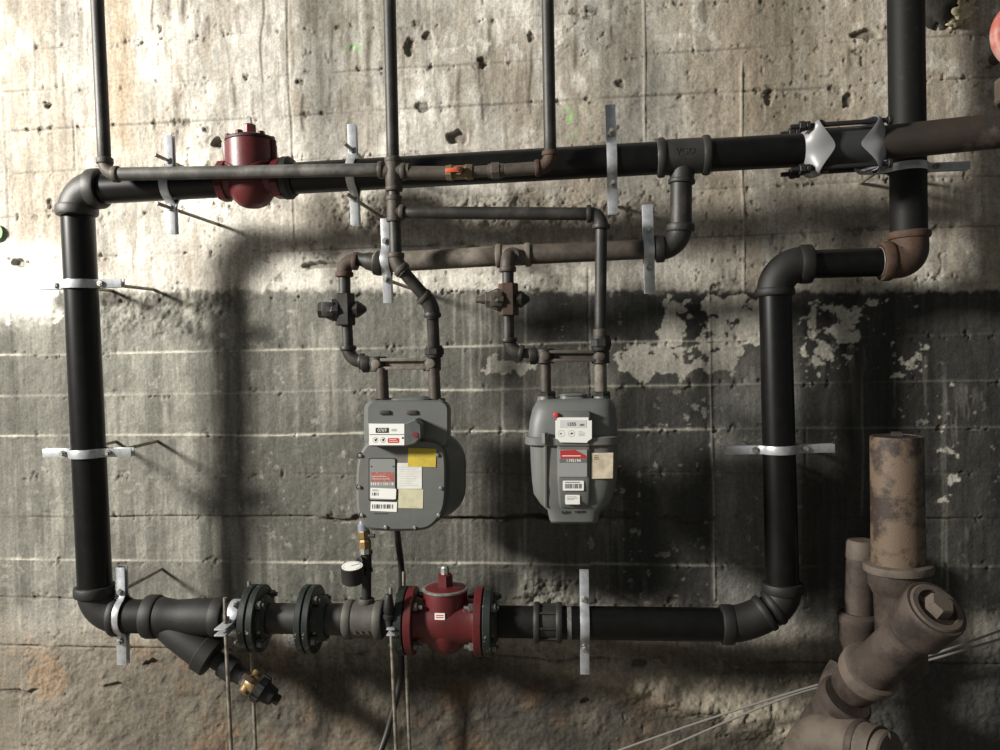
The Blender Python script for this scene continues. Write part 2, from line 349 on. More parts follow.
    n = N.new('ShaderNodeTexNoise'); n.inputs['Scale'].default_value = 120; n.inputs['Detail'].default_value = 5; L.new(tc.outputs['Object'], n.inputs['Vector'])
    mr = N.new('ShaderNodeMapRange'); mr.inputs['From Min'].default_value = .3; mr.inputs['From Max'].default_value = .7; mr.inputs['To Min'].default_value = .78; mr.inputs['To Max'].default_value = 1.18; L.new(n.outputs['Fac'], mr.inputs['Value'])
    mx = N.new('ShaderNodeVectorMath'); mx.operation = 'SCALE'; mp = N.new('ShaderNodeMapping'); mp.inputs['Scale'].default_value = (1, 1, .07); L.new(tc.outputs['Object'], mp.inputs['Vector'])
    ns = N.new('ShaderNodeTexNoise'); ns.inputs['Scale'].default_value = 55; ns.inputs['Detail'].default_value = 5; ns.inputs['Roughness'].default_value = .7; L.new(mp.outputs['Vector'], ns.inputs['Vector'])
    ms = N.new('ShaderNodeMapRange'); ms.inputs['From Min'].default_value = .32; ms.inputs['From Max'].default_value = .68; ms.inputs['To Min'].default_value = .78; ms.inputs['To Max'].default_value = 1.2; L.new(ns.outputs['Fac'], ms.inputs['Value'])
    ml = N.new('ShaderNodeMath'); ml.operation = 'MULTIPLY'; L.new(mr.outputs['Result'], ml.inputs[0]); L.new(ms.outputs['Result'], ml.inputs[1])
    L.new(a.outputs['Color'], mx.inputs[0]); L.new(ml.outputs[0], mx.inputs['Scale']); L.new(mx.outputs['Vector'], b.inputs['Base Color'])
    n2_ = N.new('ShaderNodeTexNoise'); n2_.inputs['Scale'].default_value = 260; n2_.inputs['Detail'].default_value = 4; L.new(tc.outputs['Object'], n2_.inputs['Vector'])
    ad = N.new('ShaderNodeMath'); ad.operation = 'ADD'; L.new(n.outputs['Fac'], ad.inputs[0]); L.new(n2_.outputs['Fac'], ad.inputs[1])
    bp = N.new('ShaderNodeBump'); bp.inputs['Strength'].default_value = .38; bp.inputs['Distance'].default_value = .0035; L.new(ad.outputs[0], bp.inputs['Height']); L.new(bp.outputs['Normal'], b.inputs['Normal'])
    me.materials.append(m)
    o = bpy.data.objects.new('wall_back', me); COL.objects.link(o); o['kind'] = 'structure'
build_wall()
fb = MB(); fb.box((-.3, -2.6, -.06), (3.1, 0, 0), (0, 2.75, 0), (0, 0, .06))
fo = obj('floor', fb, mat('floor_concrete', (.16, .145, .12), .85, c2=(.1, .09, .075), scale=4, bump=.4, bscale=60), kind='structure')

# ------------------------------------------------------------------ piping helpers
def fillet(A, C, B, T, n=10):
    a = (A - C).normalized(); b = (B - C).normalized(); s = C + a * T; e = C + b * T; k = .5523
    out = [A] if (A - s).length > 1e-4 else []
    for i in range(n + 1):
        t = i / n; p1 = s + (C - s) * k; p2 = e + (C - e) * k
        out.append(s * (1 - t) ** 3 + p1 * 3 * t * (1 - t) ** 2 + p2 * 3 * t * t * (1 - t) + e * t ** 3)
    if (B - e).length > 1e-4: out.append(B)
    return out
def rad(q, w): return w / 2 * S(*q)
def pipe(label, a, b, w, m, threads=(), group=None, name='pipe', cat='pipe', tm=None):
    A, B = PP(a), PP(b); wa, wb = w if hasattr(w, '__len__') else (w, w); ra, rb = rad(a, wa), rad(b, wb)
    ax = (B - A).normalized(); L = (B - A).length; n = 10
    prof = [(0, ra * .93), (.002, ra)] + [(L * i / n, ra + (rb - ra) * i / n) for i in range(1, n)] + [(L - .002, rb), (L, rb * .93)]
    if not threads: return solo(name, MB().lathe(A, ax, prof, 32), m, label, cat, group)
    t = thing(name, label, cat, (A + B) / 2, group); obj_part('pipe_wall', MB().lathe(A, ax, prof, 32), m, t)
    for (t0, t1) in threads:
        r = ra * 1.012; k = max(6, int((t1 - t0) * L / .0035)); pr = []
        for i in range(k * 2 + 1): pr.append(((t0 + (t1 - t0) * i / (2 * k)) * L, r + (.0009 if i % 2 else -.0003)))
        obj_part('pipe_thread', MB().lathe(A, ax, pr, 32), tm or ZINC, t, sharp=80, label='bare bright threaded pipe end')
    return t
def collar_at(t, A, ax, r, L, m, name='collar'):
    obj_part(name, MB().band(A, ax, r, L), m, t)
def elbow(label, a, c, b, w, wc, m, lc=9, T=None, group=None, name='pipe_elbow', cat='pipe elbow', collars=(1, 1), cm=None):
    A, C, B = PP(a), PP(c), PP(b); r = rad(c, w); rc = rad(c, wc); s = S(*c)
    TT = (T * s) if T else min((A - C).length, (B - C).length) * .92
    t = thing(name, label, cat, C, group); obj_part('elbow_body', MB().sweep(fillet(A, C, B, TT, 12), r, 28), m, t)
    la, lb = lc if hasattr(lc, '__len__') else (lc, lc)
    if collars[0]: d = (C - A).normalized(); collar_at(t, A + d * la * s * .5, d, rc, la * s, cm or m)
    if collars[1]: d = (C - B).normalized(); collar_at(t, B + d * lb * s * .5, d, rc, lb * s, cm or m)
    return t
def tee(label, a, b, c0, c, w, wo, wc, wco, m, lc=9, lo=4, group=None, text=None, name='pipe_tee'):
    A, B, C0, C = PP(a), PP(b), PP(c0), PP(c); s = S(*c0); ax = (B - A).normalized(); L = (B - A).length; od = (C - C0).normalized()
    t = thing(name, label, 'pipe tee', C0, group)
    r = rad(c0, w); ro = rad(c0, wo)
    mb = MB().lathe(A, ax, [(0, r * .97), (.002, r)] + [(L * i / 8, r) for i in range(1, 8)] + [(L - .002, r), (L, r * .97)], 32)
    mb.lathe(C0, od, [(0, ro * 1.12), ((C - C0).length * .4, ro * 1.08), ((C - C0).length * .8, ro), ((C - C0).length, ro * .97)], 28)
    obj_part('tee_body', mb, m, t)
    for e, d in ((A, ax), (B, -ax)): collar_at(t, e + d * lc * s * .5, d, rad(c0, wc), lc * s, m)
    collar_at(t, C - od * lo * s * .5, od, rad(c0, wco), lo * s, m)
    return t, A, B, C0, C, s
def union(label, c, axis, w, L, m, wn=None, group=None, name='pipe_union', ribs=False):
    C = PP(c); s = S(*c); ax = Vector(axis).normalized(); r = rad(c, w)
    t = thing(name, label, 'pipe union', C, group)
    obj_part('union_body', MB().lathe(C, ax, [(-L * s / 2, r * .8), (-L * s * .3, r * .86), (L * s * .3, r * .86), (L * s / 2, r * .8)], 28), m, t)
    if ribs:
        for q in (-.38, .38): obj_part('end_band', MB().band(C + ax * L * s * q, ax, r, L * s * .22), m, t)
        mb = MB(); up = Vector((0, 0, 1)); fr = Vector((0, -1, 0))
        for k in range(8):
            g = 2 * PI * k / 8; d = fr * math.cos(g) + up * math.sin(g)
            mb.box(C + d * r * .88, ax * L * s * .34, d.cross(ax) * r * .05, d * r * .07)
        obj_part('rib', mb, m, t)
    else:
        obj_part('union_nut', MB().hexa(C, ax, r, L * s * .6, 8, PI / 8), m, t)
    return t
V3 = Vector
XA, YA, ZA = V3((1, 0, 0)), V3((0, 1, 0)), V3((0, 0, 1))
FR = V3((0, -1, 0))
def bolt(mb, c, ax, r, L, stud=0.0):
    mb.hexa(c, ax, r, L)
    if stud: mb.lathe(c, ax, [(0, r * .5), (stud, r * .5), (stud + .002, r * .4)], 12)
def clamp(label, c, pd, w, e1, e2, wid, rods=(1, 1), ear=None, nrm=None, rodlen=None, m=None, feet=None, tip=.035, thick=.0045):
    """two-piece strap clamp: c pixel+d of pipe centre, pd pipe direction, ears e1/e2 in px from the centre along ear / -ear"""
    C = PP(c); s = S(*c); a = Vector(pd).normalized(); r = rad(c, w)
    n = Vector(nrm) if nrm else FR.copy(); n = (n - a * n.dot(a)).normalized()
    e = a.cross(n); ref = Vector(ear) if ear else None
    if ref and e.dot(ref) < 0: e = -e
    m = m or GALV; E1, E2 = e1 * s, e2 * s; hw = wid * s / 2; g = .006; R = r + .0005
    t = thing('pipe_clamp', label, 'pipe clamp', C, 'galvanized strap clamps holding the pipes')
    def half(sg):
        pl = [(E1, g), (R + .016, g), (R + .007, g + .004)]
        a0 = math.asin(min(.9, (g + .012) / R))
        pl += [(R * math.cos(a0 + (PI - 2 * a0) * k / 16), R * math.sin(a0 + (PI - 2 * a0) * k / 16)) for k in range(17)]
        pl += [(-R - .007, g + .004), (-R - .016, g), (-E2, g)]
        ins, outs = [], []
        for i, (x, y) in enumerate(pl):
            x0, y0 = pl[max(i - 1, 0)]; x1, y1 = pl[min(i + 1, len(pl) - 1)]
            tx, ty = x1 - x0, y1 - y0; l = math.hypot(tx, ty); nx_, ny_ = ty / l, -tx / l
            if ny_ < 0 and abs(x) > R * 1.01 or (nx_ * x + ny_ * y) < 0: nx_, ny_ = -nx_, -ny_
            ins.append((x, y)); outs.append((x + nx_ * thick, y + ny_ * thick))
        mb = MB(); k = len(pl)
        pt = lambda q, z: C + e * q[0] + n * (q[1] * sg) + a * z
        rings = [[pt(ins[i], -hw), pt(outs[i], -hw), pt(outs[i], hw), pt(ins[i], hw)] for i in range(k)]
        mb.loft(rings); return mb
    obj_part('front_strap', half(1), m, t, bevel=.0006, sharp=40); obj_part('rear_strap', half(-1), m, t, bevel=.0006, sharp=40)
    for k, sg in enumerate((1, -1)):
        q = C + e * sg * (r + .024)
        mb = MB(); bolt(mb, q + n * (g + thick + .004), n, .0095, .008); obj_part('nut', mb, ZINC, t)
        mb = MB(); bolt(mb, q - n * (g + thick + .004), n, .0095, .008); obj_part('nut', mb, ZINC, t)
        if rods[k]:
            L = q.y * -1 if rodlen is None else rodlen
            end = q - n * (L + .01) if feet is None else feet[k]
            start = q + n * tip
            obj_part('threaded_rod', MB().sweep([start, q, q + (end - q) * .5, end], .0052, 12), ROD, t)
        else:
            obj_part('bolt', MB().sweep([q + n * .028, q - n * .022], .005, 12), ZINC, t)
    return t

# ------------------------------------------------------------------ main header (black three inch line)
def ML(x): return (x, 183.5 - .0555 * (x - 200), .28)
dirT = (PP(ML(600)) - PP(ML(200))).normalized()
elbow('large dark elbow turning the top header down at the upper left corner', (103, 188.5, .28), (76, 190, .28), (77.2, 216, .28), 36, 40, CAST, lc=(13, 11), T=24)
pipe('thick black header pipe left of the upper red valve', (98, 189, .28), ML(222), 30, BLACK)
pipe('long thick black header pipe between upper red valve and marked tee', ML(288), ML(668), (31, 32.4), BLACK, threads=((.972, .992),))
pipe('thick black header pipe between marked tee and grey bolted coupling', ML(700), ML(812), (32.5, 33), BLACK)
pipe('thick rust-brown header pipe running off the right edge', (868, 144.5, .29), (1130, 117, .36), (33.5, 36.5), RUSTD)
t, A, B, C0, C, s = tee('big dark tee with raised letters on the top header', (657, 158, .28), (710, 155, .28), (683, 156.5, .28), (681.5, 184, .28), 35, 24, 39.5, 27, CAST, lc=8, lo=5)

def text_mesh(body, size, depth, loc, name, m, parent, tilt=0.0, right=None, bold=0):
    cu = bpy.data.curves.new('txt', 'FONT'); cu.body = body; cu.size = size; cu.extrude = depth; cu.align_x = 'CENTER'; cu.align_y = 'CENTER'; cu.offset = bold
    ob = bpy.data.objects.new('txt', cu); COL.objects.link(ob)
    me = bpy.data.meshes.new_from_object(ob.evaluated_get(bpy.context.evaluated_depsgraph_get()))
    bpy.data.objects.remove(ob); bpy.data.curves.remove(cu)
    x = Vector(right or (1, 0, 0)).normalized(); x = (x * math.cos(tilt) + ZA * math.sin(tilt)).normalized()
    z = -YA; z = (z - x * z.dot(x)).normalized(); y = z.cross(x)
    M = Matrix((x, y, z)).transposed().to_4x4(); M.translation = Vector(loc) - ORG[parent.name]
    me.transform(M); me.materials.append(m); me.name = name
    o = bpy.data.objects.new(name, me); COL.objects.link(o); o.parent = parent; ORG[o.name] = ORG[parent.name]; return o
text_mesh('VGD', .024, .0016, P(683, 155.5, .28) + FR * (rad((683, 156, .28), 35) - .0006), 'raised_lettering', CAST, t, right=dirT, bold=.0004)

# upper red plug valve
def red_valve_upper():
    d = .28; c = (252, 180, d); C = PP(c); s = S(*c)
    t = thing('plug_valve', 'red plug valve on the top header behind a thinner pipe', 'valve', C, 'red plug valves')
    up = V3((-.02, 0, 1)).normalized()
    prof = [(-28, 2), (-27.3, 8), (-25, 13.5), (-21, 17.5), (-15, 21.5), (-8, 23.5), (0, 24.5), (22, 24.5), (37, 24.2), (38, 23.4)]
    mb = MB().lathe(C, up, [(a * s, r * s) for a, r in prof], 36)
    mb.lathe(C - dirT * 32 * s, dirT, [(0, 17.5 * s), (64 * s, 17.5 * s)], 28)
    for k in (6, 62, 174, 118, 225, 270, 315):
        if k in (62, 118): continue
        g = math.radians(k); q = XA * math.cos(g) + FR * math.sin(g)
        mb.lathe(C + q * 24.5 * s + up * 14 * s, up, [(0, 1 * s), (6 * s, 3.4 * s), (23 * s, 3.4 * s), (23.6 * s, 3 * s)], 10)
    for sg in (-1, 1):
        mb.sweep([C + (XA * sg * math.cos(a) + FR * math.sin(a)) * 24.4 * s + up * h * s for a, h in ((.35, 15), (.7, 13.5), (1.05, 9.5), (1.4, 5), (1.57, 3))], [1.5 * s, 2 * s, 2 * s, 2 * s, 1.6 * s], 8)
        for k in range(5):
            mb.sweep([C + dirT * sg * 30 * s + up * 15 * s + FR * (k - 2) * 2 * s, C + dirT * sg * 22 * s + up * 16 * s + FR * (k - 2) * 2 * s], 3 * s, 8)
    obj_part('valve_body', mb, RED, t)
    for sg in (-1, 1):
        f = MB().lathe(C + dirT * sg * 28.5 * s, dirT, [(-4.2 * s, 19.5 * s), (-3.4 * s, 20.5 * s), (3.4 * s, 20.5 * s), (4.2 * s, 19.5 * s)], 8, PI / 8)
        obj_part('end_flange', f, RED, t)
    obj_part('cover_gasket', MB().lathe(C + up * 38 * s, up, [(0, 24.5 * s), (1.8 * s, 24.5 * s)], 32), SEAL, t)
    mb = MB().lathe(C + up * 39.6 * s, up, [(0, 24 * s), (1.5 * s, 23.5 * s), (4 * s, 16 * s), (5 * s, 8 * s)], 32)
    obj_part('cover', mb, RED, t)
    for k in range(6):
        g = 2 * PI * (k + .6) / 6; q = XA * math.cos(g) + FR * math.sin(g)
        mb = MB(); bolt(mb, C + q * 20.5 * s + up * 42.2 * s, up, 3.7 * s, 4.2 * s); obj_part('cover_bolt', mb, RED, t)
    obj_part('stem_boss', MB().lathe(C + up * 43 * s, up, [(0, 7 * s), (1 * s, 6.8 * s), (11 * s, 6.4 * s), (12.5 * s, 4.5 * s)], 8), RED, t)
    obj_part('square_stem', MB().lathe(C + up * 55 * s, up, [(0, 2.9 * s), (7 * s, 2.7 * s), (7.8 * s, 2 * s)], 4, PI / 4), ZINC, t, label='bare steel square stem')
    f = solo('pipe_flange', MB().lathe(C + dirT * 38 * s, dirT, [(-5 * s, 19 * s), (-4 * s, 21 * s), (2 * s, 21 * s), (3 * s, 19.5 * s), (6 * s, 18 * s)], 28), CASTB, 'dark companion flange right of the upper red valve', 'flange', 'pipe flanges')
red_valve_upper()
# clamps on the header
clamp('strap clamp on the top header left of the upper red valve', (171, 185, .28), dirT, 30, 49, 49, 9, ear=ZA, tip=.085)
clamp('strap clamp on the top header right of the upper red valve', (354, 175, .28), dirT, 31, 50, 50, 8.6, ear=ZA, tip=.085)
clamp('tall strap clamp on the top header left of the lettered tee', (611.5, 160, .28), dirT, 33, 54, 54, 10, ear=ZA, tip=.05)

# ------------------------------------------------------------------ grey bolted coupling
def dresser():
    A, B = PP((802, 150.4, .285)), PP((881, 144.9, .285)); ax = (B - A).normalized(); L = (B - A).length; s = S(845, 147, .285); C = (A + B) / 2
    t = thing('bolted_coupling', 'grey bolted sleeve coupling on the top header', 'pipe coupling', C)
    obj_part('sleeve', MB().lathe(C, ax, [(-31 * s, 19.2 * s), (-30 * s, 20 * s), (30 * s, 20 * s), (31 * s, 19.2 * s)], 36), SLEEVE, t)
    up = (ZA - ax * ax.z).normalized(); fr = -ax.cross(up); fr = fr if fr.y < 0 else -fr
    for sg in (-1, 1):
        n = 72; rings = []
        O = C + ax * sg * 38.5 * s
        for inner in (0, 1):
            for j in range(7):
                u = j / 6; ring = []
                for k in range(n):
                    g = 2 * PI * k / n; lob = (.5 + .5 * math.cos(4 * (g + .10))) ** .8          # bulges between the four bolts, which sit at 45 deg
                    reach = 11 + 15 * lob; rr = 17.6 + 3.8 * math.sin(min(u * 2.0, 1) * PI / 2) + (1 - lob) * 11.5 * ss(.0, .9, u) + 1.2 * u
                    if inner: rr -= 1.3
                    ring.append(O + ax * (-sg) * (reach * u) * s + (fr * math.cos(g) + up * math.sin(g)) * rr * s)
                rings.append(ring)
        rr_ = rings[:7] + rings[:6:-1]
        obj_part('follower_ring', MB().loft(rr_ + [rr_[0]], cap=False), SILVER, t, sharp=70, label='silver pressed steel follower ring with wavy edge')
    for k in range(4):
        g = PI / 4 + PI / 2 * k - .10; q = (fr * math.cos(g) + up * math.sin(g)) * 29 * s
        mb = MB().sweep([C + q - ax * 54 * s, C + q + ax * 41 * s], 2.4 * s, 12)
        mb.hexa(C + q - ax * 43 * s, ax, 5.2 * s, 6 * s); mb.hexa(C + q - ax * 37.5 * s, ax, 4.6 * s, 4 * s, 12); mb.hexa(C + q + ax * 39 * s, ax, 4.6 * s, 4 * s, 12)
        obj_part('long_bolt', mb, SEAL, t)
dresser()

# ------------------------------------------------------------------ left riser and bottom run
LV = ((77.5, 208, .27), (95.5, 598, .25)); dirL = (PP(LV[1]) - PP(LV[0])).normalized()
pipe('tall thick black pipe down the left side', LV[0], LV[1], (31.5, 32.5), BLACK)
clamp('upper strap clamp on the tall left pipe', (80.5, 284.5, .27), dirL, 31.6, 45, 45, 8.6, ear=XA, tip=.02)
clamp('lower strap clamp on the tall left pipe', (88.5, 452.5, .26), dirL, 32, 47, 47, 8.6, ear=XA, tip=.025)
elbow('large dark elbow at the foot of the tall left pipe', (95, 585, .25), (96.3, 615.5, .25), (121, 616, .245), 34, 40, CASTB, lc=(11, 8), T=25)
def BL(x): return (x, 616 + (x - 120) * .0145, .245 - (x - 120) * .0001)
dirB = (PP(BL(700)) - PP(BL(120))).normalized()
pipe('short black nipple beside the lower left elbow', BL(112), BL(152), 33, BLACK2)
clamp('strap clamp standing beside the lower left elbow', (122.5, 615.5, .245), dirB, 34, 49, 49, 10, ear=ZA, rods=(1, 0), tip=.02)
def strainer():
    c = BL(184); C = PP(c); s = S(*c)
    t = thing('y_strainer', 'black strainer body with a branch sloping down to the right', 'strainer', C)
    mb = MB().lathe(C, dirB, [(a * s, r * s) for a, r in ((-38, 19), (-30, 19), (-24, 19.5), (-16, 18), (-8, 16.8), (2, 17.5), (12, 18.6), (24, 18.6), (36, 18.4))], 32)
    D = (PP((213, 658, .245)) - PP((158, 622, .245))).normalized(); O = PP((160, 623, .245)); Lb = (PP((213, 658, .245)) - O).length
    mb.lathe(O, D, [(0, 12 * s), (Lb * .3, 15 * s), (Lb * .6, 16.5 * s), (Lb * .85, 17.5 * s)], 28)
    obj_part('strainer_body', mb, CASTB, t)
    obj_part('collar', MB().band(C - dirB * 32 * s, dirB, 21.5 * s, 14 * s), CASTB, t); obj_part('collar', MB().band(C + dirB * 37 * s, dirB, 19.8 * s, 13 * s), CASTB, t)
    obj_part('screen_cap', MB().lathe(O + D * Lb * .78, D, [(0, 18.5 * s), (1 * s, 20 * s), (13 * s, 20 * s), (14.5 * s, 18.5 * s), (16 * s, 10 * s)], 16), CASTB, t)
    # drain assembly
    O2 = O + D * (Lb * .78 + 12 * s)
    solo('pipe', MB().lathe(O2, D, [(0, 9 * s), (17 * s, 9 * s)], 20), CASTB, 'short nipple under the strainer cap', 'pipe')
    solo('reducing_coupling', MB().lathe(O2 + D * 13 * s, D, [(0, 11 * s), (1.5 * s, 12 * s), (13 * s, 12 * s), (14 * s, 11 * s), (20 * s, 8.5 * s), (24 * s, 8.5 * s)], 20), CASTB, 'dark reducing coupling on the strainer drain', 'coupling')
    O3 = O2 + D * 37 * s; nn = (ZA * .6 + FR * .6 - D * (ZA * .6 + FR * .6).dot(D)).normalized()
    v = thing('drain_valve', 'small brass drain valve hanging below the strainer', 'valve', O3)
    obj_part('end_nut', MB().hexa(O3 + D * 2 * s, D, 7.5 * s, 7 * s), ZINC, v, label='bright steel end nut')
    mb = MB().lathe(O3 + D * 5 * s, D, [(0, 6 * s), (3 * s, 8.5 * s), (8 * s, 9.5 * s), (14 * s, 8.5 * s), (18 * s, 6.5 * s)], 16); sd = D.cross(nn)
    for sg in (-1, 1): mb.lathe(O3 + D * 10 * s + sd * sg * 3 * s, sd * sg, [(0, 6 * s), (8 * s, 5 * s), (9 * s, 4 * s)], 12)
    obj_part('valve_body', mb, BRASS, v)
    obj_part('lever', MB().box(O3 + D * 7 * s + nn * 10 * s, D * 6 * s, sd * 2.6 * s, nn * 1 * s), RUST, v, bevel=.001)
    mb = MB().lathe(O3 + D * 17 * s, D, [(0, 11 * s), (2 * s, 13 * s), (9 * s, 13 * s), (11 * s, 10 * s), (20 * s, 8.5 * s), (21 * s, 7 * s)], 12)
    for k in range(6):
        g = PI / 3 * k; q = nn * math.cos(g) + sd * math.sin(g); mb.sweep([O3 + D * 18 * s + q * 12.5 * s, O3 + D * 26 * s + q * 12.5 * s], 2.4 * s, 8)
    mb.hexa(O3 + D * 40 * s, D, 6 * s, 8 * s, 4)
    obj_part('end_cap', mb, CASTB, v)
strainer()
pipe('black nipple between the strainer and the left green flanges', BL(220), BL(250), 33, BLACK2)
# floor-standing clamp pairs
def stand_clamp(label, x, w, e1, e2, wid, rodtop, xs):
    c = BL(x); C = PP(c); s = S(*c); n = V3((0, 0, 1)); n = (n - dirB * n.dot(dirB)).normalized()
    t = clamp(label, c, dirB, w, e1, e2, wid, rods=(0, 0), ear=FR, nrm=n)
    r = rad(c, w)
    for sg, xe in ((1, xs[0]), (-1, xs[1])):
        q = C + FR * sg * (r + .034); bot = V3((q.x + xe, q.y, 0.0))
        obj_part('support_rod', MB().sweep([q + n * rodtop, q, (q + bot) / 2, bot], .0055, 12), ROD, t)
stand_clamp('clamp with floor rods left of the chipped green flange pair', 238, 33, 44, 30, 11, .085, (.012, .01))
stand_clamp('clamp with floor rods left of the lower red valve', 398, 33, 36, 30, 8, .12, (.012, .01))

# flanges
def flange(label, x, r, th, m, nb=4, phase=.5, bolts=True, group='pipe flanges', nuts=(1, -1), hub=0):
    c = BL(x); C = PP(c); s = S(*c)
    t = thing('pipe_flange', label, 'flange', C, group)
    b = .8
    mb = MB().lathe(C, dirB, [(-th / 2 * s, (r - b) * s), ((-th / 2 + b) * s, r * s), ((th / 2 - b) * s, r * s), (th / 2 * s, (r - b) * s)], 48)
    if hub: mb.lathe(C, dirB, [(0, 24 * s), (hub * .7 * s, 22 * s), (hub * s, 18.5 * s)], 32)
    obj_part('flange_disc', mb, m, t)
    if bolts:
        fr = (FR - dirB * FR.dot(dirB)).normalized(); up = dirB.cross(fr)
        for k in range(nb):
            g = 2 * PI * (k + phase) / nb; q = C + (fr * math.cos(g) + up * math.sin(g)) * (r - 6.5) * s
            mb = MB(); lo_ = -(th / 2 + th + 8) * s if -1 in nuts and len(nuts) == 2 else (-(th / 2 + 7) * s if -1 in nuts else -th * s); hi_ = (th / 2 + 7) * s if 1 in nuts else th * s
            mb.sweep([q + dirB * lo_, q + dirB * hi_], 2.3 * s, 10)
            for sg in nuts:
                off = (th / 2 + 2.2) * s if sg > 0 else (th / 2 + th + 3.5) * s
                if len(nuts) == 1: off = (th / 2 + 2.2) * s
                mb.hexa(q + dirB * sg * off, dirB, 4.3 * s, 5 * s); mb.sweep([q + dirB * sg * off, q + dirB * sg * (off + 5 * s)], 2.3 * s, 10)
            obj_part('flange_bolt', mb, NUT, t)
    return t
flange('left chipped green flange of the pair beside the strainer', 252.5, 33, 7, GREENF, bolts=False)
flange('right chipped green flange of the pair beside the strainer', 260.5, 33, 7, GREENF, nuts=(1, -1), hub=10)
pipe('dark pipe between the two pairs of green flanges', BL(258), BL(312), 30, CAST)
flange('left chipped green flange of the pair beside the gauge', 307, 33.5, 6.5, GREENF, bolts=False, hub=-5)
flange('right chipped green flange of the pair beside the gauge', 314.5, 33.5, 6.5, GREENF, hub=14, phase=.35)
pipe('dark nipple between green flange and the gauge tee', BL(322), BL(350), 31, CAST)
t, A, B, C0, C, s = tee('grey iron tee carrying the gauge riser', BL(345), BL(384), BL(366), (366.5, 598, .22), 36, 14, 39, 16, GTEE, lc=9, lo=6)
for k in range(3):
    q = PP(BL(366)) + FR * rad(BL(366), 36) * .97 - ZA * .022 + dirB * (k - 1) * .018
    text_mesh('A', .016, .0016, q, 'raised_mark', GTEE, t, right=dirB)
pipe('short dark nipple between the gauge tee and the red valve', BL(380), BL(404), 31, BLACK2)
flange('dark green flange on the left side of the lower red valve', 403.5, 33.5, 8, GREENF, nuts=(-1,), phase=.5)
flange('dark green flange on the right side of the lower red valve', 489, 34, 8, GREENF, nuts=(1,), hub=9, phase=.5)
def red_valve_lower():
    c = BL(446); C = PP(c); s = S(*c)
    t = thing('plug_valve', 'red flanged plug valve on the bottom pipe run', 'valve', C, 'red plug valves')
    up = ZA
    prof = [(-32, 2), (-31, 9), (-28, 14), (-22, 18.5), (-14, 21), (0, 22), (28, 22), (31, 21.5)]
    mb = MB().lathe(C, up, [(a * s, r * s) for a, r in prof], 36)
    mb.lathe(C - dirB * 33 * s, dirB, [(0, 24 * s), (8 * s, 21.5 * s), (20 * s, 23.5 * s), (46 * s, 23.5 * s), (58 * s, 21.5 * s), (66 * s, 24 * s)], 32)
    obj_part('valve_body', mb, RED, t)
    fr = (FR - dirB * FR.dot(dirB)).normalized(); u2 = dirB.cross(fr)
    for sg in (-1, 1):
        obj_part('end_flange', MB().lathe(C + dirB * sg * 34 * s, dirB, [(-4 * s, 32.5 * s), (-3.2 * s, 33.5 * s), (3.2 * s, 33.5 * s), (4 * s, 32.5 * s)], 48), RED, t)
        for k in range(4):
            g = 2 * PI * (k + .5) / 4; q = C + (fr * math.cos(g) + u2 * math.sin(g)) * 27 * s + dirB * sg * 27.5 * s
            mb = MB().hexa(q, dirB, 4.3 * s, 4.5 * s); mb.sweep([q, q - dirB * sg * 7 * s], 2.2 * s, 10); obj_part('flange_bolt', mb, NUT, t)
    obj_part('cover_plate', MB().lathe(C + up * 31 * s, up, [(0, 22.5 * s), (.6 * s, 23 * s), (2 * s, 23 * s), (2.6 * s, 22 * s)], 36), ZINC, t, label='bare steel edge of the cover plate')
    obj_part('cover', MB().lathe(C + up * 33.4 * s, up, [(0, 21 * s), (1.5 * s, 17 * s), (2.4 * s, 9 * s)], 32), RED, t)
    obj_part('stem_boss', MB().lathe(C + up * 35 * s, up, [(0, 8.4 * s), (11.5 * s, 7.8 * s), (12.5 * s, 6 * s)], 6, .3), RED, t)
    obj_part('square_stem', MB().lathe(C + up * 47 * s, up, [(0, 4.4 * s), (6.5 * s, 4.2 * s), (8 * s, 3 * s)], 8), ZINC, t, label='bare steel stem')
    q = P(444, 608, .22); st = obj_part('sticker', MB().box(C + FR * 22 * s + ZA * 11.5 * s - XA * 2 * s, XA * 5 * s, FR * .5 * s, ZA * 3.2 * s), WHITE, t, label='small white printed sticker')
    mb = MB()
    for k in range(2): mb.box(C + FR * 22.6 * s + ZA * (12.7 - 2 * k) * s - XA * 2 * s, XA * 3.6 * s, FR * .1 * s, ZA * .45 * s)
    obj_part('print_line', mb, REDL, st)
red_valve_lower()
pipe('dark pipe between lower red valve and ribbed union', BL(488), BL(540), 31.5, BLACK2)
union('ribbed dark iron union on the bottom pipe', BL(548), dirB, 40, 29, CAST, ribs=True)
pipe('long black bottom pipe right of the ribbed union', BL(558), BL(728), (32.5, 33.5), BLACK, threads=((.055, .08),))
clamp('strap clamp on the bottom pipe right of the ribbed union', BL(584.5), dirB, 33, 53, 51, 9, ear=ZA, tip=.03)
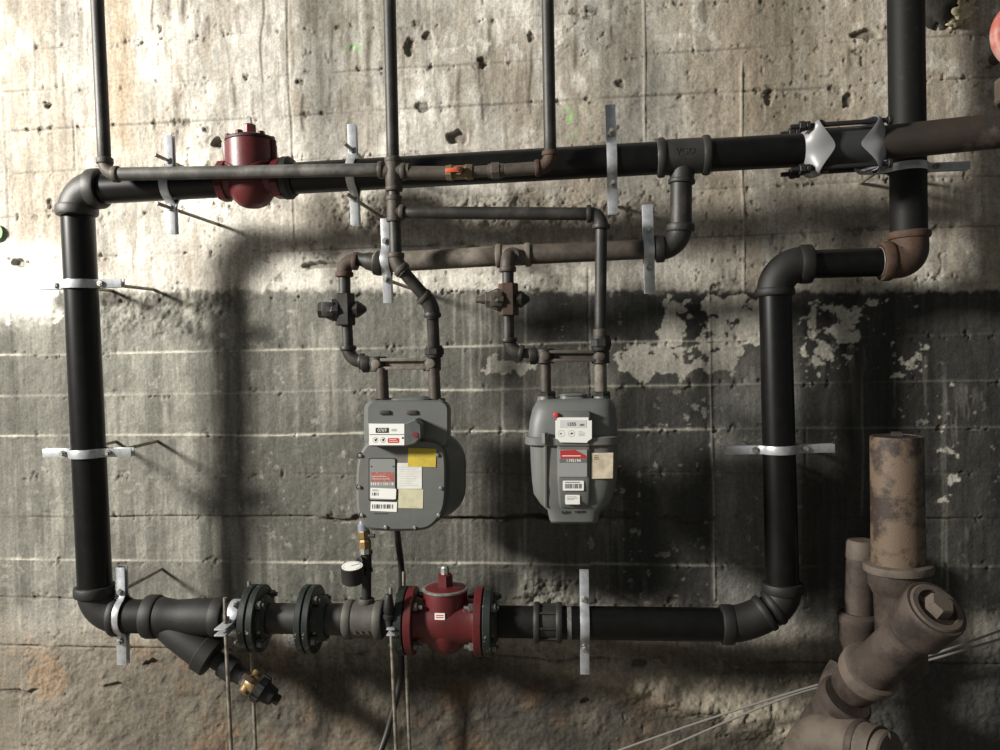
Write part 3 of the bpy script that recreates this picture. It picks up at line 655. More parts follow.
# right corner: two 45 elbows
t = thing('pipe_elbow', 'black angled elbow ending the long bottom pipe', 'pipe elbow', PP((745, 622, .18)), 'angled elbows at the lower right corner')
s = S(745, 622, .18)
obj_part('elbow_body', MB().sweep(fillet(PP((720, 624.6, .18)), PP((748, 624, .18)), PP((768, 611, .178)), 20 * s), 18 * s, 28), CASTB, t)
dd = (PP((748, 624, .18)) - PP((768, 611, .178))).normalized()
collar_at(t, PP((727, 624.5, .18)), dirB, 19.8 * s, 13 * s, CASTB); collar_at(t, PP((765, 613, .178)), dd, 19.2 * s, 7 * s, CASTB)
pipe('short black nipple between the two angled elbows', (760, 616, .178), (778, 604.5, .175), 30, BLACK2)
t = thing('pipe_elbow', 'black angled elbow under the right black riser', 'pipe elbow', PP((780, 600, .175)), 'angled elbows at the lower right corner')
obj_part('elbow_body', MB().sweep(fillet(PP((770, 609.5, .176)), PP((783, 603, .175)), PP((782.8, 584, .172)), 14 * s), 17.8 * s, 28), CASTB, t)
collar_at(t, PP((774, 607, .176)), dd, 19 * s, 7 * s, CASTB); collar_at(t, PP((782.7, 587.5, .172)), ZA, 20.3 * s, 11 * s, CASTB)
RV = ((774.8, 285, .17), (782.6, 592, .17)); dirR = (PP(RV[1]) - PP(RV[0])).normalized()
pipe('thick black riser pipe right of the meters', RV[0], RV[1], (31.2, 32.4), BLACK)
clamp('strap clamp on the black riser right of the meters', (778.8, 449, .17), dirR, 31.8, 53, 53, 8.5, ear=XA, tip=.012)
elbow('large dark elbow on top of the black riser', (812, 264, .17), (774, 265, .17), (774.8, 296, .17), 35, 39, CASTB, lc=(13, 8), T=28)
pipe('short black pipe between dark elbow and rusty elbow', (806, 264.5, .17), (886, 262, .168), 28.5, BLACK, threads=((.03, .07), (.92, .97)))
elbow('rust-brown elbow under the thick black wall pipe', (880, 261.5, .165), (910, 260, .165), (909, 231, .165), 35.5, 40, RUST, lc=(11, 8), T=12.5)
pipe('thick black vertical pipe at the right crossing behind the header', (903.7, -160, .155), (908.8, 238, .165), (34.5, 34.5), BLACK2)
clamp('strap clamp on the right vertical pipe under the header', (907.5, 168.5, .16), (PP((908.8, 238, .165)) - PP((905.6, -14, .155))), 34.5, 58, 42, 8, ear=XA, tip=.02)

# ------------------------------------------------------------------ branch from the tee to the two inch line
pipe('short dark pipe dropping from the lettered tee', (681.3, 180, .28), (680.7, 232, .28), 21.5, OLDD)
elbow('dark elbow joining the tee drop to the dusty line', (680.6, 224, .28), (680, 247, .28), (655, 249, .28), 23, 28, CAST, lc=(8, 9), T=19)
def TL(x): return (x, 260.5 - (x - 400) * .0455, .28)
dirD = (PP(TL(640)) - PP(TL(400))).normalized()
pipe('dusty brown horizontal pipe between the tall narrow clamp and dusty tee', (374, 263, .28), TL(498), 20, DUST)
t, A, B, C0, C, s = tee('dusty tee above the right meter with outlet facing out', TL(496), TL(531), TL(512), (510.5, 255, .325), 21, 15, 24, 17, DUST, lc=6, lo=4)
pipe('dark brown horizontal pipe between dusty tee and narrow clamp', TL(526), TL(660), 19.5, OLD)
clamp('narrow strap clamp at the right end of the brown line', (648.5, 249.3, .28), dirD, 20, 44, 44, 10.5, ear=ZA, rods=(0, 0))
clamp('narrow strap clamp at the left end of the dusty line', (387, 261, .28), dirD, 21, 42, 42, 8.6, ear=ZA, rods=(0, 1))
# left end: reducer, elbow, valve, elbow
q = PP((380, 263.5, .28)); a_ = (PP((352, 260, .28)) - PP((380, 266, .28))).normalized(); s = S(365, 263, .28)
solo('reducing_coupling', MB().lathe(q + a_ * -4 * s, a_, [(0, 11.5 * s), (2 * s, 12.3 * s), (8 * s, 12.3 * s), (10 * s, 9.5 * s), (17 * s, 8.8 * s), (22 * s, 6.8 * s), (30 * s, 6.6 * s)], 24), OLDD, 'dark reducing coupling at the left end of the dusty line', 'coupling')
elbow('rust-tinted small elbow above the left meter stop valve', (358, 261.5, .28), (344, 260, .28), (344.5, 277, .28), 15, 18, RUST, lc=(5, 5), T=12)
pipe('short vertical nipple above the left meter stop valve', (344.4, 272, .28), (344.8, 300, .28), 12, OLDD)
def stop_valve(label, c, m, w, hL):
    C = PP(c); s = S(*c); t = thing('meter_stop_valve', label, 'valve', C, 'meter stop valves')
    mb = MB().lathe(C - ZA * 16 * s, ZA, [(0, w * .5 * s), (1 * s, w * .54 * s), (31 * s, w * .54 * s), (32 * s, w * .5 * s)], 6, 0, up=XA)
    obj_part('valve_body', mb, m, t, sharp=20)
    A_ = (-XA + FR * .15).normalized()
    obj_part('hex_plug', MB().lathe(C + A_ * w * .3 * s, A_, [(0, 12 * s), (6 * s, 12.5 * s), (13 * s, 9 * s), (hL * s, 8.4 * s), ((hL + 1) * s, 7 * s)], 6, .35), OLDD if m is OLDD else OLD, t, sharp=20)
    obj_part('lock_wing', MB().box(C + A_ * (hL - 6) * s + FR * 8 * s, A_ * 6 * s, ZA * 7 * s, FR * 2.6 * s), OLDD if m is OLDD else OLD, t, bevel=.002)
    obj_part('lock_hole', MB().lathe(C + A_ * (hL - 6) * s + FR * 10.5 * s, FR, [(0, 2.8 * s), (.6 * s, 2.8 * s)], 14), INK, t)
    obj_part('end_nut', MB().lathe(C - A_ * w * .4 * s, -A_, [(0, 8 * s), (5 * s, 8.5 * s), (9 * s, 6 * s), (13 * s, 3 * s), (14 * s, 1.5 * s)], 8), OLDD, t, sharp=20)
    return t
stop_valve('dark hexagonal stop valve above the left meter', (345, 309.5, .28), OLDD, 19, 20)
stop_valve('orange-rusted hexagonal stop valve above the right meter', (508.5, 299.5, .33), RUST, 18.5, 17)
s = S(477, 298, .33); solo('valve_nub', MB().lathe(P(488, 299.5, .34), (-XA), [(0, 4 * s), (5 * s, 4.5 * s), (9 * s, 3.2 * s), (12 * s, 3 * s)], 10), OLD, 'small round nub left of the rusted stop valve', 'valve fitting')
pipe('short vertical nipple below the left meter stop valve', (346.5, 318, .28), (348.3, 352, .28), 11, OLDD)
elbow('small elbow below the left meter stop valve', (348, 346, .28), (349.5, 360.5, .28), (364, 361.5, .28), 13, 16.5, OLDD, lc=(4.5, 4.5), T=11)
pipe('tiny nipple beside the left meter bar', (360, 361.3, .28), (370, 361, .28), 10, OLDD)
# small risers in front
d = .37
pipe('thin vertical pipe rising at the upper left', (89.8, -160, d), (104.6, 162, d), 12.8, OLDD)
elbow('small elbow where the thin left riser meets the horizontal pipe', (104.6, 158, d), (105.5, 174, d), (119, 174.2, d), 13.5, 16.5, OLD, lc=(6, 6), T=12)
pipe('long thin dusty pipe in front of the upper red valve', (114, 174.2, d), (385, 169.5, d), (13, 13), mat('grey_dusty_pipe', (.05, .048, .044), .6, c2=(.11, .105, .095), scale=16, lo=.45, hi=.62, c3=(.24, .22, .2), s3=9, lo3=.6, hi3=.75))
pipe('thin middle vertical pipe rising to the top edge', (386.2, -160, d), (393, 164, d), 12.6, OLDD)
A, B = PP((393, 157, d)), PP((394, 191, d)); s = S(393, 172, d)
t = thing('pipe_cross', 'brown pipe cross where the thin middle riser meets two horizontals', 'pipe cross', (A + B) / 2)
mb = MB().lathe(A, (B - A), [(0, 7.6 * s), (1 * s, 8.2 * s), (33 * s, 8.2 * s), (34 * s, 7.6 * s)], 24); hx = (PP((410, 171, d)) - PP((378, 171.5, d)))
mb.lathe(PP((380, 171.5, d)), hx, [(0, 7.4 * s), (30 * s, 7.4 * s)], 24); obj_part('cross_body', mb, OLD, t)
for q_, ax in (((393.2, 160, d), B - A), ((394, 189, d), B - A), ((381, 170, d), hx), ((403.5, 171.8, d), hx)): collar_at(t, PP(q_), ax, 8.8 * s, 5 * s, OLD)
pipe('short dusty nipple left of the orange handled valve', (405, 173, d), (449, 173, d), 13.5, OLD)
def ball_valve():
    C = PP((460, 172.5, d)); s = S(460, 172, d); t = thing('ball_valve', 'small brass ball valve with an orange lever on the front pipe', 'valve', C)
    mb = MB().lathe(C, XA, [(-14 * s, 7.5 * s), (-8 * s, 8.2 * s), (-6 * s, 7 * s), (5 * s, 7 * s), (7 * s, 8 * s), (13 * s, 7.4 * s)], 8, PI / 8); mb.lathe(C, FR, [(0, 5 * s), (9.5 * s, 4 * s)], 14)
    obj_part('valve_body', mb, mat('aged_brass', (.16, .115, .06), .55, .3, c2=(.1, .08, .05), scale=40), t, sharp=20)
    o = [C + FR * 10 * s + XA * a * s + ZA * b * s for a, b in ((-13, -2), (-13, 2.2), (-4, 2.6), (0, 4.4), (3, 4.2), (4.5, 1), (3, -2.2), (-3, -1.6))]
    obj_part('lever', MB().prism(o, FR * 1.6 * s), ORANGE, t, bevel=.0008)
    obj_part('lever_nut', MB().hexa(C + FR * 12.3 * s + XA * .5 * s + ZA * 1.2 * s, FR, 2.4 * s, 2.4 * s), OLD, t)
ball_valve()
pipe('tiny nipple right of the orange handled valve', (471, 172, d), (490, 171, d), 11.5, OLD)
union('small brown union on the front pipe right of the orange valve', (496, 170.8, d), XA, 17, 16, OLD)
pipe('short brown nipple between small union and elbow', (502, 170.5, d), (541, 167.8, d), 13, OLD)
elbow('small rusty elbow turning the front pipe upward', (535, 168.4, d), (550.5, 167, d), (550.3, 151, d), 14, 17, RUST, lc=(5, 5), T=12)
pipe('thin vertical pipe rising above the small rusty elbow', (544.8, -160, d), (550.2, 155, d), 12.4, OLDD)
# second tee & lower small piping
pipe('short vertical nipple between pipe cross and lower tee', (393.8, 186, d), (394, 202, d), 12, OLDD)
t, A, B, C0, C, s = tee('small brown tee feeding the thin pipe to the right meter', (394, 196, d), (394.6, 222, d), (394.2, 212, d), (404.5, 212.3, d), 15, 13, 16.5, 16.5, OLD, lc=5, lo=5)
pipe('long thin dark pipe from small tee toward the right meter', (402, 212.5, d), (592, 214, d), (12.5, 13), OLDD)
elbow('small dark elbow above the long thin drop to the right meter', (586.5, 214, d), (601.5, 213.5, d), (601.2, 229, d), 14, 18, CAST, lc=(5, 5), T=12.5)
pipe('long thin vertical drop to the right meter', (601.3, 225, d), (600.3, 334, .36), 11.6, OLDD)
s = S(600, 333, .36); 
union('dark union nut above the right meter bar', (601, 343, .355), ZA, 22, 15, CASTB)
pipe('thin collar pipe directly over the right meter union', (600.3, 329, .36), (600.6, 339, .36), 14, OLD)
pipe('vertical pipe in front of the left clamp below the small tee', (394.6, 218, d), (395.8, 256, d), 12, OLDD)
t = thing('pipe_elbow', 'brown angled elbow in front of the left narrow clamp', 'pipe elbow', PP((397, 262, d)), 'angled elbows above the left meter')
s = S(397, 262, d)
obj_part('elbow_body', MB().sweep(fillet(PP((395.8, 253, d)), PP((396.3, 264, d)), PP((405, 273, d)), 8 * s), 7.4 * s, 22), OLD, t)
dd = (PP((405, 273, d)) - PP((396.3, 264, d))).normalized()
collar_at(t, PP((395.9, 255.5, d)), ZA, 8.6 * s, 5 * s, OLD); collar_at(t, PP((401.8, 269.6, d)), dd, 8.8 * s, 5 * s, OLD)
pipe('short diagonal pipe above the left meter', (401, 269, d), (427, 299, .345), 12.5, OLDD)
t = thing('pipe_elbow', 'dark angled elbow below the short diagonal pipe', 'pipe elbow', PP((430, 302, .34)), 'angled elbows above the left meter')
obj_part('elbow_body', MB().sweep(fillet(PP((421.5, 294.5, .35)), PP((432, 304, .34)), PP((432.3, 318, .335)), 9 * s), 8 * s, 22), OLDD, t)
dd = (PP((421.5, 294.5, .35)) - PP((432, 304, .34))).normalized()
collar_at(t, PP((424, 297, .347)), dd, 9 * s, 5 * s, OLD); collar_at(t, PP((432.3, 315, .336)), ZA, 9 * s, 5 * s, OLDD)
pipe('vertical nipple above the left meter union', (432.3, 312, .335), (434, 347, .31), 12, OLDD)
union('dark union nut above the left meter bar', (434.3, 351.5, .3), ZA, 20, 12, CASTB)
# right meter inlet piping
d2 = .33
elbow('small brown elbow dropping from the dusty tee', (510.5, 254.8, .30), (507.5, 254.8, .33), (507.8, 272, .33), 15, 17, OLD, lc=(4, 5), T=12)
pipe('short vertical nipple above the rusted stop valve', (507.8, 266, d2), (508.2, 288, d2), 11.6, OLDD)
pipe('short vertical nipple below the rusted stop valve', (508.3, 310, d2), (508.8, 344, d2), 11.4, OLDD)
elbow('small elbow below the rusted stop valve', (508.8, 338, d2), (510, 351, d2), (523.5, 353.3, d2), 13, 16.5, OLDD, lc=(4.5, 4.5), T=10.5)
pipe('tiny nipple beside the right meter bar', (520, 353, d2), (533, 353.5, d2), 10, OLDD)

def meter_bar(label, xl, xr, y0l, y0r, d, cl, ub, rust=False):
    c = ((xl + xr) / 2, (y0l + y0r) / 2, d); C = PP(c); s = S(*c); t = thing('meter_bar', label, 'meter bar', C, 'meter bars'); m = DUST if not rust else OLD
    A, B = P(xl, y0l, d), P(xr, y0r, d); ax = (B - A).normalized(); L = (B - A).length
    for e, k in ((A, 0), (B, 1)):
        obj_part('swivel_end', MB().lathe(e - ZA * 7.5 * s, ZA, [(0, 8.2 * s), (1 * s, 9 * s), (14 * s, 9 * s), (15 * s, 8 * s)], 20), OLDD, t)
        obj_part('plug_boss', MB().lathe(e + FR * 7 * s, FR, [(0, 5 * s), (3 * s, 4.6 * s), (3.6 * s, 3.6 * s)], 18), m, t)
    mb = MB()
    for sg in (1, -1): mb.box(A + ax * L / 2 + ZA * sg * 4.2 * s + FR * 3 * s, ax * (L / 2 - 4 * s), ZA * 1.6 * s, FR * 5 * s)
    mb.box(A + ax * L / 2 + FR * .5 * s, ax * (L / 2 - 4 * s), ZA * 4.2 * s, FR * 3 * s)
    obj_part('bar_casting', mb, m, t, bevel=.0015)
    o = A - ax * 12 * s; mb = MB().lathe(o, ax, [(-4 * s, 7.5 * s), (-3 * s, 8.6 * s), (2 * s, 8.6 * s), (5 * s, 7 * s), (14 * s, 8 * s)], 20); obj_part('inlet_coupling', mb, OLDD, t)
meter_bar('cast bar above the left meter', 378, 432, 364, 363.5, .29, 0, 0)
meter_bar('rust-edged cast bar above the right meter', 545.5, 600.5, 356, 356, .335, 0, 0, rust=True)
# meter drop nipples with swivel nuts
def drop(label, x0, y0, x1, y1, d, wn, ws, m):
    A, B = P(x0, y0, d), P(x1, y1, d); s = S(x0, y0, d); t = thing('meter_swivel', label, 'pipe connector', (A + B) / 2, 'swivel connectors on the meters')
    obj_part('nipple', MB().lathe(A, B - A, [(0, wn / 2 * s), ((B - A).length, wn / 2 * s)], 20), m, t)
    obj_part('swivel_nut', MB().hexa(B - ZA * 1.5 * s, ZA, ws / 2 * s, 8.5 * s, 8, .2), OLDD, t, sharp=20)
drop('inlet swivel connector on the left meter', 381.5, 368, 383, 401, .3, 12.5, 20, OLD)
drop('outlet swivel connector on the left meter', 433.5, 368, 435.3, 401, .3, 12, 20, OLD)
drop('inlet swivel connector on the right meter', 545.5, 361, 546, 394, .335, 10.5, 19, OLD)
drop('outlet swivel connector on the right meter', 600.5, 361, 601, 394, .335, 12, 19, DUST)

# ------------------------------------------------------------------ meters
def rrect(x0, y0, x1, y1, r, d, n=6, corners=None):
    """rounded rectangle outline from photo pixels on the plane d; r px, or four radii (tl,tr,br,bl)"""
    rs = r if hasattr(r, '__len__') else (r,) * 4; out = []
    for (cx, cy, q, g0) in ((x1 - rs[1], y0 + rs[1], rs[1], 90), (x0 + rs[0], y0 + rs[0], rs[0], 180), (x0 + rs[3], y1 - rs[3], rs[3], 270), (x1 - rs[2], y1 - rs[2], rs[2], 0)):
        for k in range(n + 1):
            g = math.radians(g0 + 90 * k / n) if g0 != 90 else math.radians(0 + 90 + 90 * k / n - 90)
            g = math.radians({90: 0, 180: 90, 270: 180, 0: 270}[g0] + 90 * k / n)
            out.append((cx + q * math.cos(g), cy - q * math.sin(g)))
    return [P(x, y, d) for x, y in out]
def slab(x0, y0, x1, y1, d0, d1, r=0, n=5, rot=0.0):
    """plate whose pixel outline is taken on its front plane d1, standing from d0 to d1"""
    if r: o = rrect(x0, y0, x1, y1, r, d1, n)
    else: o = [P(x, y, d1) for x, y in ((x0, y0), (x1, y0), (x1, y1), (x0, y1))]
    if rot:
        c = sum(o, Vector()) / len(o); R_ = Matrix.Rotation(rot, 3, 'Y'); o = [c + R_ @ (p - c) for p in o]
    return MB().prism(o, YA * (d1 - d0))
def bars(x0, y0, x1, y1, d, seed, fill=.6):
    r = random.Random(seed); mb = MB(); x = x0
    while x < x1:
        w = r.choice((.5, .8, 1.2)); mb.prism([P(a, b, d) for a, b in ((x, y0), (min(x + w, x1), y0), (min(x + w, x1), y1), (x, y1))], YA * .0004); x += w + r.choice((.4, .6, .9)) * (2 - fill)
    return mb
def lines(x0, y0, x1, n, step, d, th=.35):
    mb = MB(); r = random.Random(n + int(x0))
    for k in range(n):
        xe = x0 + (x1 - x0) * r.uniform(.6, 1); y = y0 + k * step
        mb.prism([P(a, b, d) for a, b in ((x0, y), (xe, y), (xe, y + th), (x0, y + th))], YA * .0003)
    return mb
def ringloft(secs, n=40, ex=4.0):
    """stack of superellipse sections: (py, x0px, x1px, d0, d1, exponent)"""
    rings = []
    for (py, x0, x1, d0, d1, *e_) in secs:
        p = e_[0] if e_ else ex; dm = (d0 + d1) / 2
        L_, R_ = P(x0, py, dm), P(x1, py, dm); c = (L_ + R_) / 2; a = (R_.x - L_.x) / 2; b = (d1 - d0) / 2; ring = []
        for k in range(n):
            g = 2 * PI * k / n; cs, sn = math.cos(g), math.sin(g)
            ring.append(V3((c.x + a * math.copysign(abs(cs) ** (2 / p), cs), -dm - b * math.copysign(abs(sn) ** (2 / p), sn), c.z)))
        rings.append(ring)
    return MB().loft(rings)
def meter_left():
    C = P(401, 465, .3); s = S(401, 480, .4)
    t = thing('gas_meter', 'left grey gas meter with rounded front plate and yellow sticker', 'gas meter', C, 'grey gas meters')
    rc = MB()
    # rear diaphragm casing (deep rounded can seen on the right)
    o = lambda x0, y0, x1, y1, r, d: rrect(x0, y0, x1, y1, r, d, 7)
    rc.loft([o(374, 440, 456, 508, 26, .19), o(366, 433, 463, 516, 30, .205), o(364, 431, 466, 518, 31, .24), o(363, 431, 464, 519, 31, .29), o(361, 434, 458, 521, 30, .31), o(361, 438, 450, 526, 27, .36)])
    obj_part('rear_case', rc, METER, t)
    obj_part('gallery', MB().loft([o(366, 402, 450, 448, 9, .2), o(364, 400, 451, 448, 10, .215), o(366, 400, 449, 448, 9, .37), o(368, 402, 447, 447, 8, .385)]), METER, t)
    obj_part('top_cap', ringloft([(405, 392, 432, .25, .36), (398.5, 393, 431, .255, .355), (396.8, 397, 427, .265, .345)]), METER, t)
    for x, dd_ in ((385, .384), (412, .384)):
        obj_part('cover_clip', MB().box(P(x, 412.5, dd_ + .003), XA * 5.2 * s, FR * .003, ZA * 2 * s), RUSTD, t, bevel=.001)
    for x in (377, 400, 424, 441):
        mb = MB(); bolt(mb, P(x, 402 if x != 424 else 400, .33), ZA, 2.8 * s, 6 * s); obj_part('top_screw', mb, OLDD, t)
    # front plate with lobed edge
    def plate(g, d):
        pts = [(366, 444.5), (374, 440), (425, 440), (438, 443), (444.5, 452), (445.5, 470), (445, 500), (442, 513), (432, 526), (420, 530), (376, 530), (366, 527), (359, 516), (357, 500), (357.5, 460)]
        cx, cy = 401, 485; pts = [(cx + (x - cx) * g, cy + (y - cy) * g) for x, y in pts]
        # chaikin smoothing
        for _ in range(2):
            q = []
            for i in range(len(pts)):
                a, b = pts[i], pts[(i + 1) % len(pts)]; q += [(a[0] * .75 + b[0] * .25, a[1] * .75 + b[1] * .25), (a[0] * .25 + b[0] * .75, a[1] * .25 + b[1] * .75)]
            pts = q
        return [P(x, y, d) for x, y in pts]
    obj_part('front_plate', MB().loft([plate(1.0, .355), plate(1.02, .362), plate(1.02, .385), plate(.995, .394), plate(.97, .397)]), METER, t)
    df = .397
    for (x, y) in ((360.5, 455.5), (359.5, 487), (362, 515), (386, 527), (415, 527.5), (438.8, 515), (441, 488), (437.5, 455)):
        mb = MB().lathe(P(x, y, df - .002), FR, [(0, 3.4 * s), (.6 * s, 3.4 * s)], 14); w = obj_part('screw_recess', mb, SEAL, t)
        mb = MB().lathe(P(x, y, df), FR, [(0, 2.1 * s), (1.4 * s, 2 * s), (2 * s, 1.3 * s)], 6); obj_part('plate_screw', mb, ZINC, t)
    # index
    ib = MB().prism([P(x, y, .435) for x, y in ((368, 423), (404, 424), (415, 419), (421, 424.5), (421.5, 437), (415, 444.5), (404, 446.5), (368.5, 446.5))], YA * .055)
    i_ = obj_part('index_box', ib, METERD, t, bevel=.002)
    obj_part('index_lid', MB().prism([P(x, y, .4375) for x, y in ((405, 424.5), (414.5, 420.5), (420, 425), (420.3, 436.5), (414.5, 443), (405, 445.5))], YA * .002), CLEAR, i_, label='smoky clear side of the index cover')
    obj_part('red_seal', MB().lathe(P(415.3, 435, .438), FR, [(0, 2.8 * s), (.5 * s, 2.8 * s)], 16), mat('dark_red', (.16, .02, .025), .5), i_)
    fc = obj_part('index_face', slab(369, 423.8, 404.3, 445.2, .435, .4385), WHITE, t, label='white index face with dials and counter')
    dz = .4388
    cnt = obj_part('counter_window', slab(375.6, 427.8, 388.6, 432.8, .4385, .4392), INK, fc)
    text_mesh('0769', 4.6 * s, .0001, P(382.1, 430.3, .4394), 'counter_digit', WHITE, fc)
    text_mesh('000', 3.6 * s, .0001, P(394, 430.2, dz), 'counter_digit', mat('grey_print', (.35, .35, .34), .6), fc)
    obj_part('divider', slab(369.4, 434.3, 404, 434.9, .4385, dz), INK, fc)
    for x in (375.5, 383): 
        o_ = MB()
        for k in range(24):
            g0, g1 = 2 * PI * k / 24, 2 * PI * (k + .55) / 24; q = P(x, 440, dz)
            o_.prism([q + (XA * math.cos(a) + ZA * math.sin(a)) * r_ * s for a, r_ in ((g0, 2.7), (g1, 2.7), (g1, 2.3), (g0, 2.3))], YA * .0003)
        q = P(x, 440, dz); o_.prism([q + XA * 1.6 * s + ZA * 1.8 * s, q - XA * 1.2 * s + ZA * .5 * s, q - XA * .4 * s - ZA * 1.4 * s, q + XA * 1 * s - ZA * 1 * s], YA * .0003)
        obj_part('test_dial', o_, INK, fc)
    rd = obj_part('red_badge', slab(387.6, 438, 399.2, 443, .4385, dz, r=1.2), REDL, fc)
    obj_part('print_line', lines(389, 439.2, 398, 2, 1.8, .439, .5), WHITE, rd)
    obj_part('face_hole', slab(401.9, 437, 403.7, 438.9, .4385, dz), INK, fc)
    # name plate, stickers
    np_ = obj_part('plate_frame', slab(368.6, 458, 396.4, 501.4, df, .3985, r=2.2), SEAL, t)
    pl = obj_part('name_plate', slab(369.6, 459, 395, 499.8, .3985, .4005, r=1.8), mat('grey_metal_plate', (.27, .28, .275), .4, .2), t)
    for x in (371.4, 393.4): obj_part('rivet', MB().lathe(P(x, 466.5, .4005), FR, [(0, .8 * s), (.4 * s, .6 * s)], 10), SEAL, pl)
    obj_part('red_print', slab(371, 472.2, 394, 481.6, .4005, .4008), mat('faded_red_print', (.36, .08, .06), .6, c2=(.27, .22, .2), scale=130, lo=.5, hi=.6), pl)
    obj_part('print_line', lines(372, 476.2, 392, 2, 2.4, .401, .7), mat('pale_print', (.5, .42, .38), .6), pl)
    obj_part('print_line', bars(371, 482.5, 394, 485.2, .4009, 5), PAPER, pl)
    w1 = obj_part('barcode_sticker', slab(370.4, 488.3, 396, 498.8, .4005, .4011, r=.8, rot=.04), WHITE, t, label='white sticker with a small barcode')
    obj_part('barcode', bars(372, 492.6, 378.3, 495.6, .4014, 3), INK, w1); obj_part('print_line', lines(372, 489.6, 380, 2, 1.1, .4014, .4), INK, w1)
    w2 = obj_part('barcode_sticker', slab(370.6, 501.8, 396.8, 511.4, df, .3984, rot=.04), WHITE, t, label='white sticker with a wide barcode')
    obj_part('barcode', bars(372.2, 504.4, 394, 508.6, .3988, 9), INK, w2)
    obj_part('print_line', bars(374.5, 513, 388, 514.2, df + .0004, 12), INK, t)
    wp = obj_part('paper_notice', slab(397.2, 463, 421.8, 488.8, df, .3980), PAPER, t, label='white paper notice')
    obj_part('print_line', lines(399, 467, 420.5, 9, 2.3, .3983, .35), mat('pale_grey_print', (.45, .45, .43), .7), wp)
    obj_part('paper_notice', slab(398.4, 489.2, 423, 508.2, df, .3979, rot=.02), CREAM, t, label='yellowed paper notice')
    obj_part('yellow_sticker', slab(408, 448.3, 436, 466.8, df, .3986, rot=.03), YELL, t, label='worn yellow sticker')
meter_left()
def meter_right():
    C = P(573, 458, .34); s = S(573, 460, .43)
    t = thing('gas_meter', 'right grey gas meter with tapered lower body and square white index', 'gas meter', C, 'grey gas meters')
    up_ = ringloft([(437, 529, 617, .225, .425, 5), (433, 529.5, 617, .225, .425, 5), (420, 530.5, 616.5, .228, .422, 5), (408, 533, 615.5, .235, .415, 4.5), (402, 536, 613.5, .243, .407, 4.5), (399, 539, 610, .252, .398, 4.5), (397.8, 544, 605, .265, .385, 4)])
    obj_part('upper_case', up_, METER, t)
    obj_part('case_flange', ringloft([(441.5, 527.5, 618.5, .218, .432, 5), (440.5, 526.3, 619.8, .215, .435, 5), (434, 526.3, 619.8, .215, .435, 5), (433, 527.5, 618.5, .218, .432, 5)]), METER, t)
    lo = [(518.2, 551, 598, .27, .402, 6), (516, 550, 598.5, .262, .4085, 6), (506, 548, 601, .25, .4095, 6), (500, 541, 609, .24, .417, 5), (490, 534.5, 614, .235, .42, 5), (478, 533, 616.5, .232, .424, 5), (460, 531.8, 617, .23, .425, 5), (440, 531, 617, .23, .425, 5)]
    obj_part('lower_case', ringloft(lo), METER, t)
    mb = ringloft([(506.5, 560, 589, .385, .418, 8), (500, 559, 590, .4, .429, 8), (478, 557.5, 590.5, .4, .433, 8), (444, 557, 590.5, .4, .433, 8)])
    obj_part('raised_panel', mb, METER, t)
    for x in (546,):
        obj_part('body_rib', ringloft([(506, x - 2.2, x + 2.4, .39, .416, 3), (490, x - 2.2, x + 2.4, .39, .425, 3), (446, x - 2.4, x + 2.4, .39, .431, 3), (443, x - 2, x + 2, .39, .425, 3)], n=20), METER, t)
    obj_part('top_cap', ringloft([(402, 559, 588, .27, .37), (394.5, 560.5, 587, .272, .368), (393, 563, 584, .28, .36)]), METER, t)
    obj_part('top_cap_rim', ringloft([(394.6, 559.5, 588, .268, .372), (393.4, 559.5, 588, .268, .372)]), METER, t)
    for x in (546, 601): obj_part('port', ringloft([(403, x - 9.5, x + 9.5, .3, .37, 2), (396, x - 8.5, x + 8.5, .303, .367, 2)]), METER, t)
    for x, y in ((545, 437), (528.5, 437.5), (617.5, 437)):
        dd_ = .437 if 530 < x < 615 else .33
        mb = MB(); bolt(mb, P(x, y + 1, dd_), ZA, 3.6 * s, 11 * s); obj_part('flange_bolt', mb, METER, t)
    obj_part('index_hood', slab(556.5, 411.5, 590, 446, .41, .437, r=2), METER, t, bevel=.002)
    fc = obj_part('index_face', MB().prism([P(x, y, .442) for x, y in ((557, 417.5), (588.5, 417.5), (588.5, 420.5), (591.8, 420.5), (591.8, 438.5), (588, 441), (587, 442.8), (560, 442.3), (558, 439.5), (555.3, 438.5), (555.3, 421), (557, 420))], YA * .006), WHITE, t, label='white square index face with dials')
    dz = .4424
    obj_part('counter_window', slab(560, 420, 586.5, 427.8, .442, dz), mat('light_grey_print', (.56, .57, .56), .5), fc)
    text_mesh('1355', 4.6 * s, .0001, P(571.5, 424.3, .4427), 'counter_digit', INK, fc, bold=.0002)
    text_mesh('000', 3 * s, .0001, P(582, 425, .4427), 'counter_digit', INK, fc)
    for x, dx, dz_ in ((561.5, -1.6, .1), (571.5, 1.9, .8)):
        o_ = MB(); q = P(x, 433.6, dz)
        for k in range(24):
            g0, g1 = 2 * PI * k / 24, 2 * PI * (k + .5) / 24
            o_.prism([q + (XA * math.cos(a) + ZA * math.sin(a)) * r_ * s for a, r_ in ((g0, 3.3), (g1, 3.3), (g1, 3.0), (g0, 3.0))], YA * .0003)
        o_.prism([q + XA * dx * s + ZA * dz_ * s, q - XA * .9 * s + ZA * .9 * s, q - XA * .9 * s - ZA * .9 * s, q + XA * .7 * s - ZA * .6 * s], YA * .0003)
        obj_part('test_dial', o_, INK, fc)
    obj_part('print_line', lines(578.5, 431.5, 585, 4, 1.3, dz, .4), mat('grey_ink', (.3, .3, .29), .6), fc)
    obj_part('red_seal', MB().lathe(P(556, 414.8, .43), FR, [(0, 2.9 * s), (.013, 2.8 * s), (.014, 2 * s)], 18), REDL, t)
    d4 = .4335
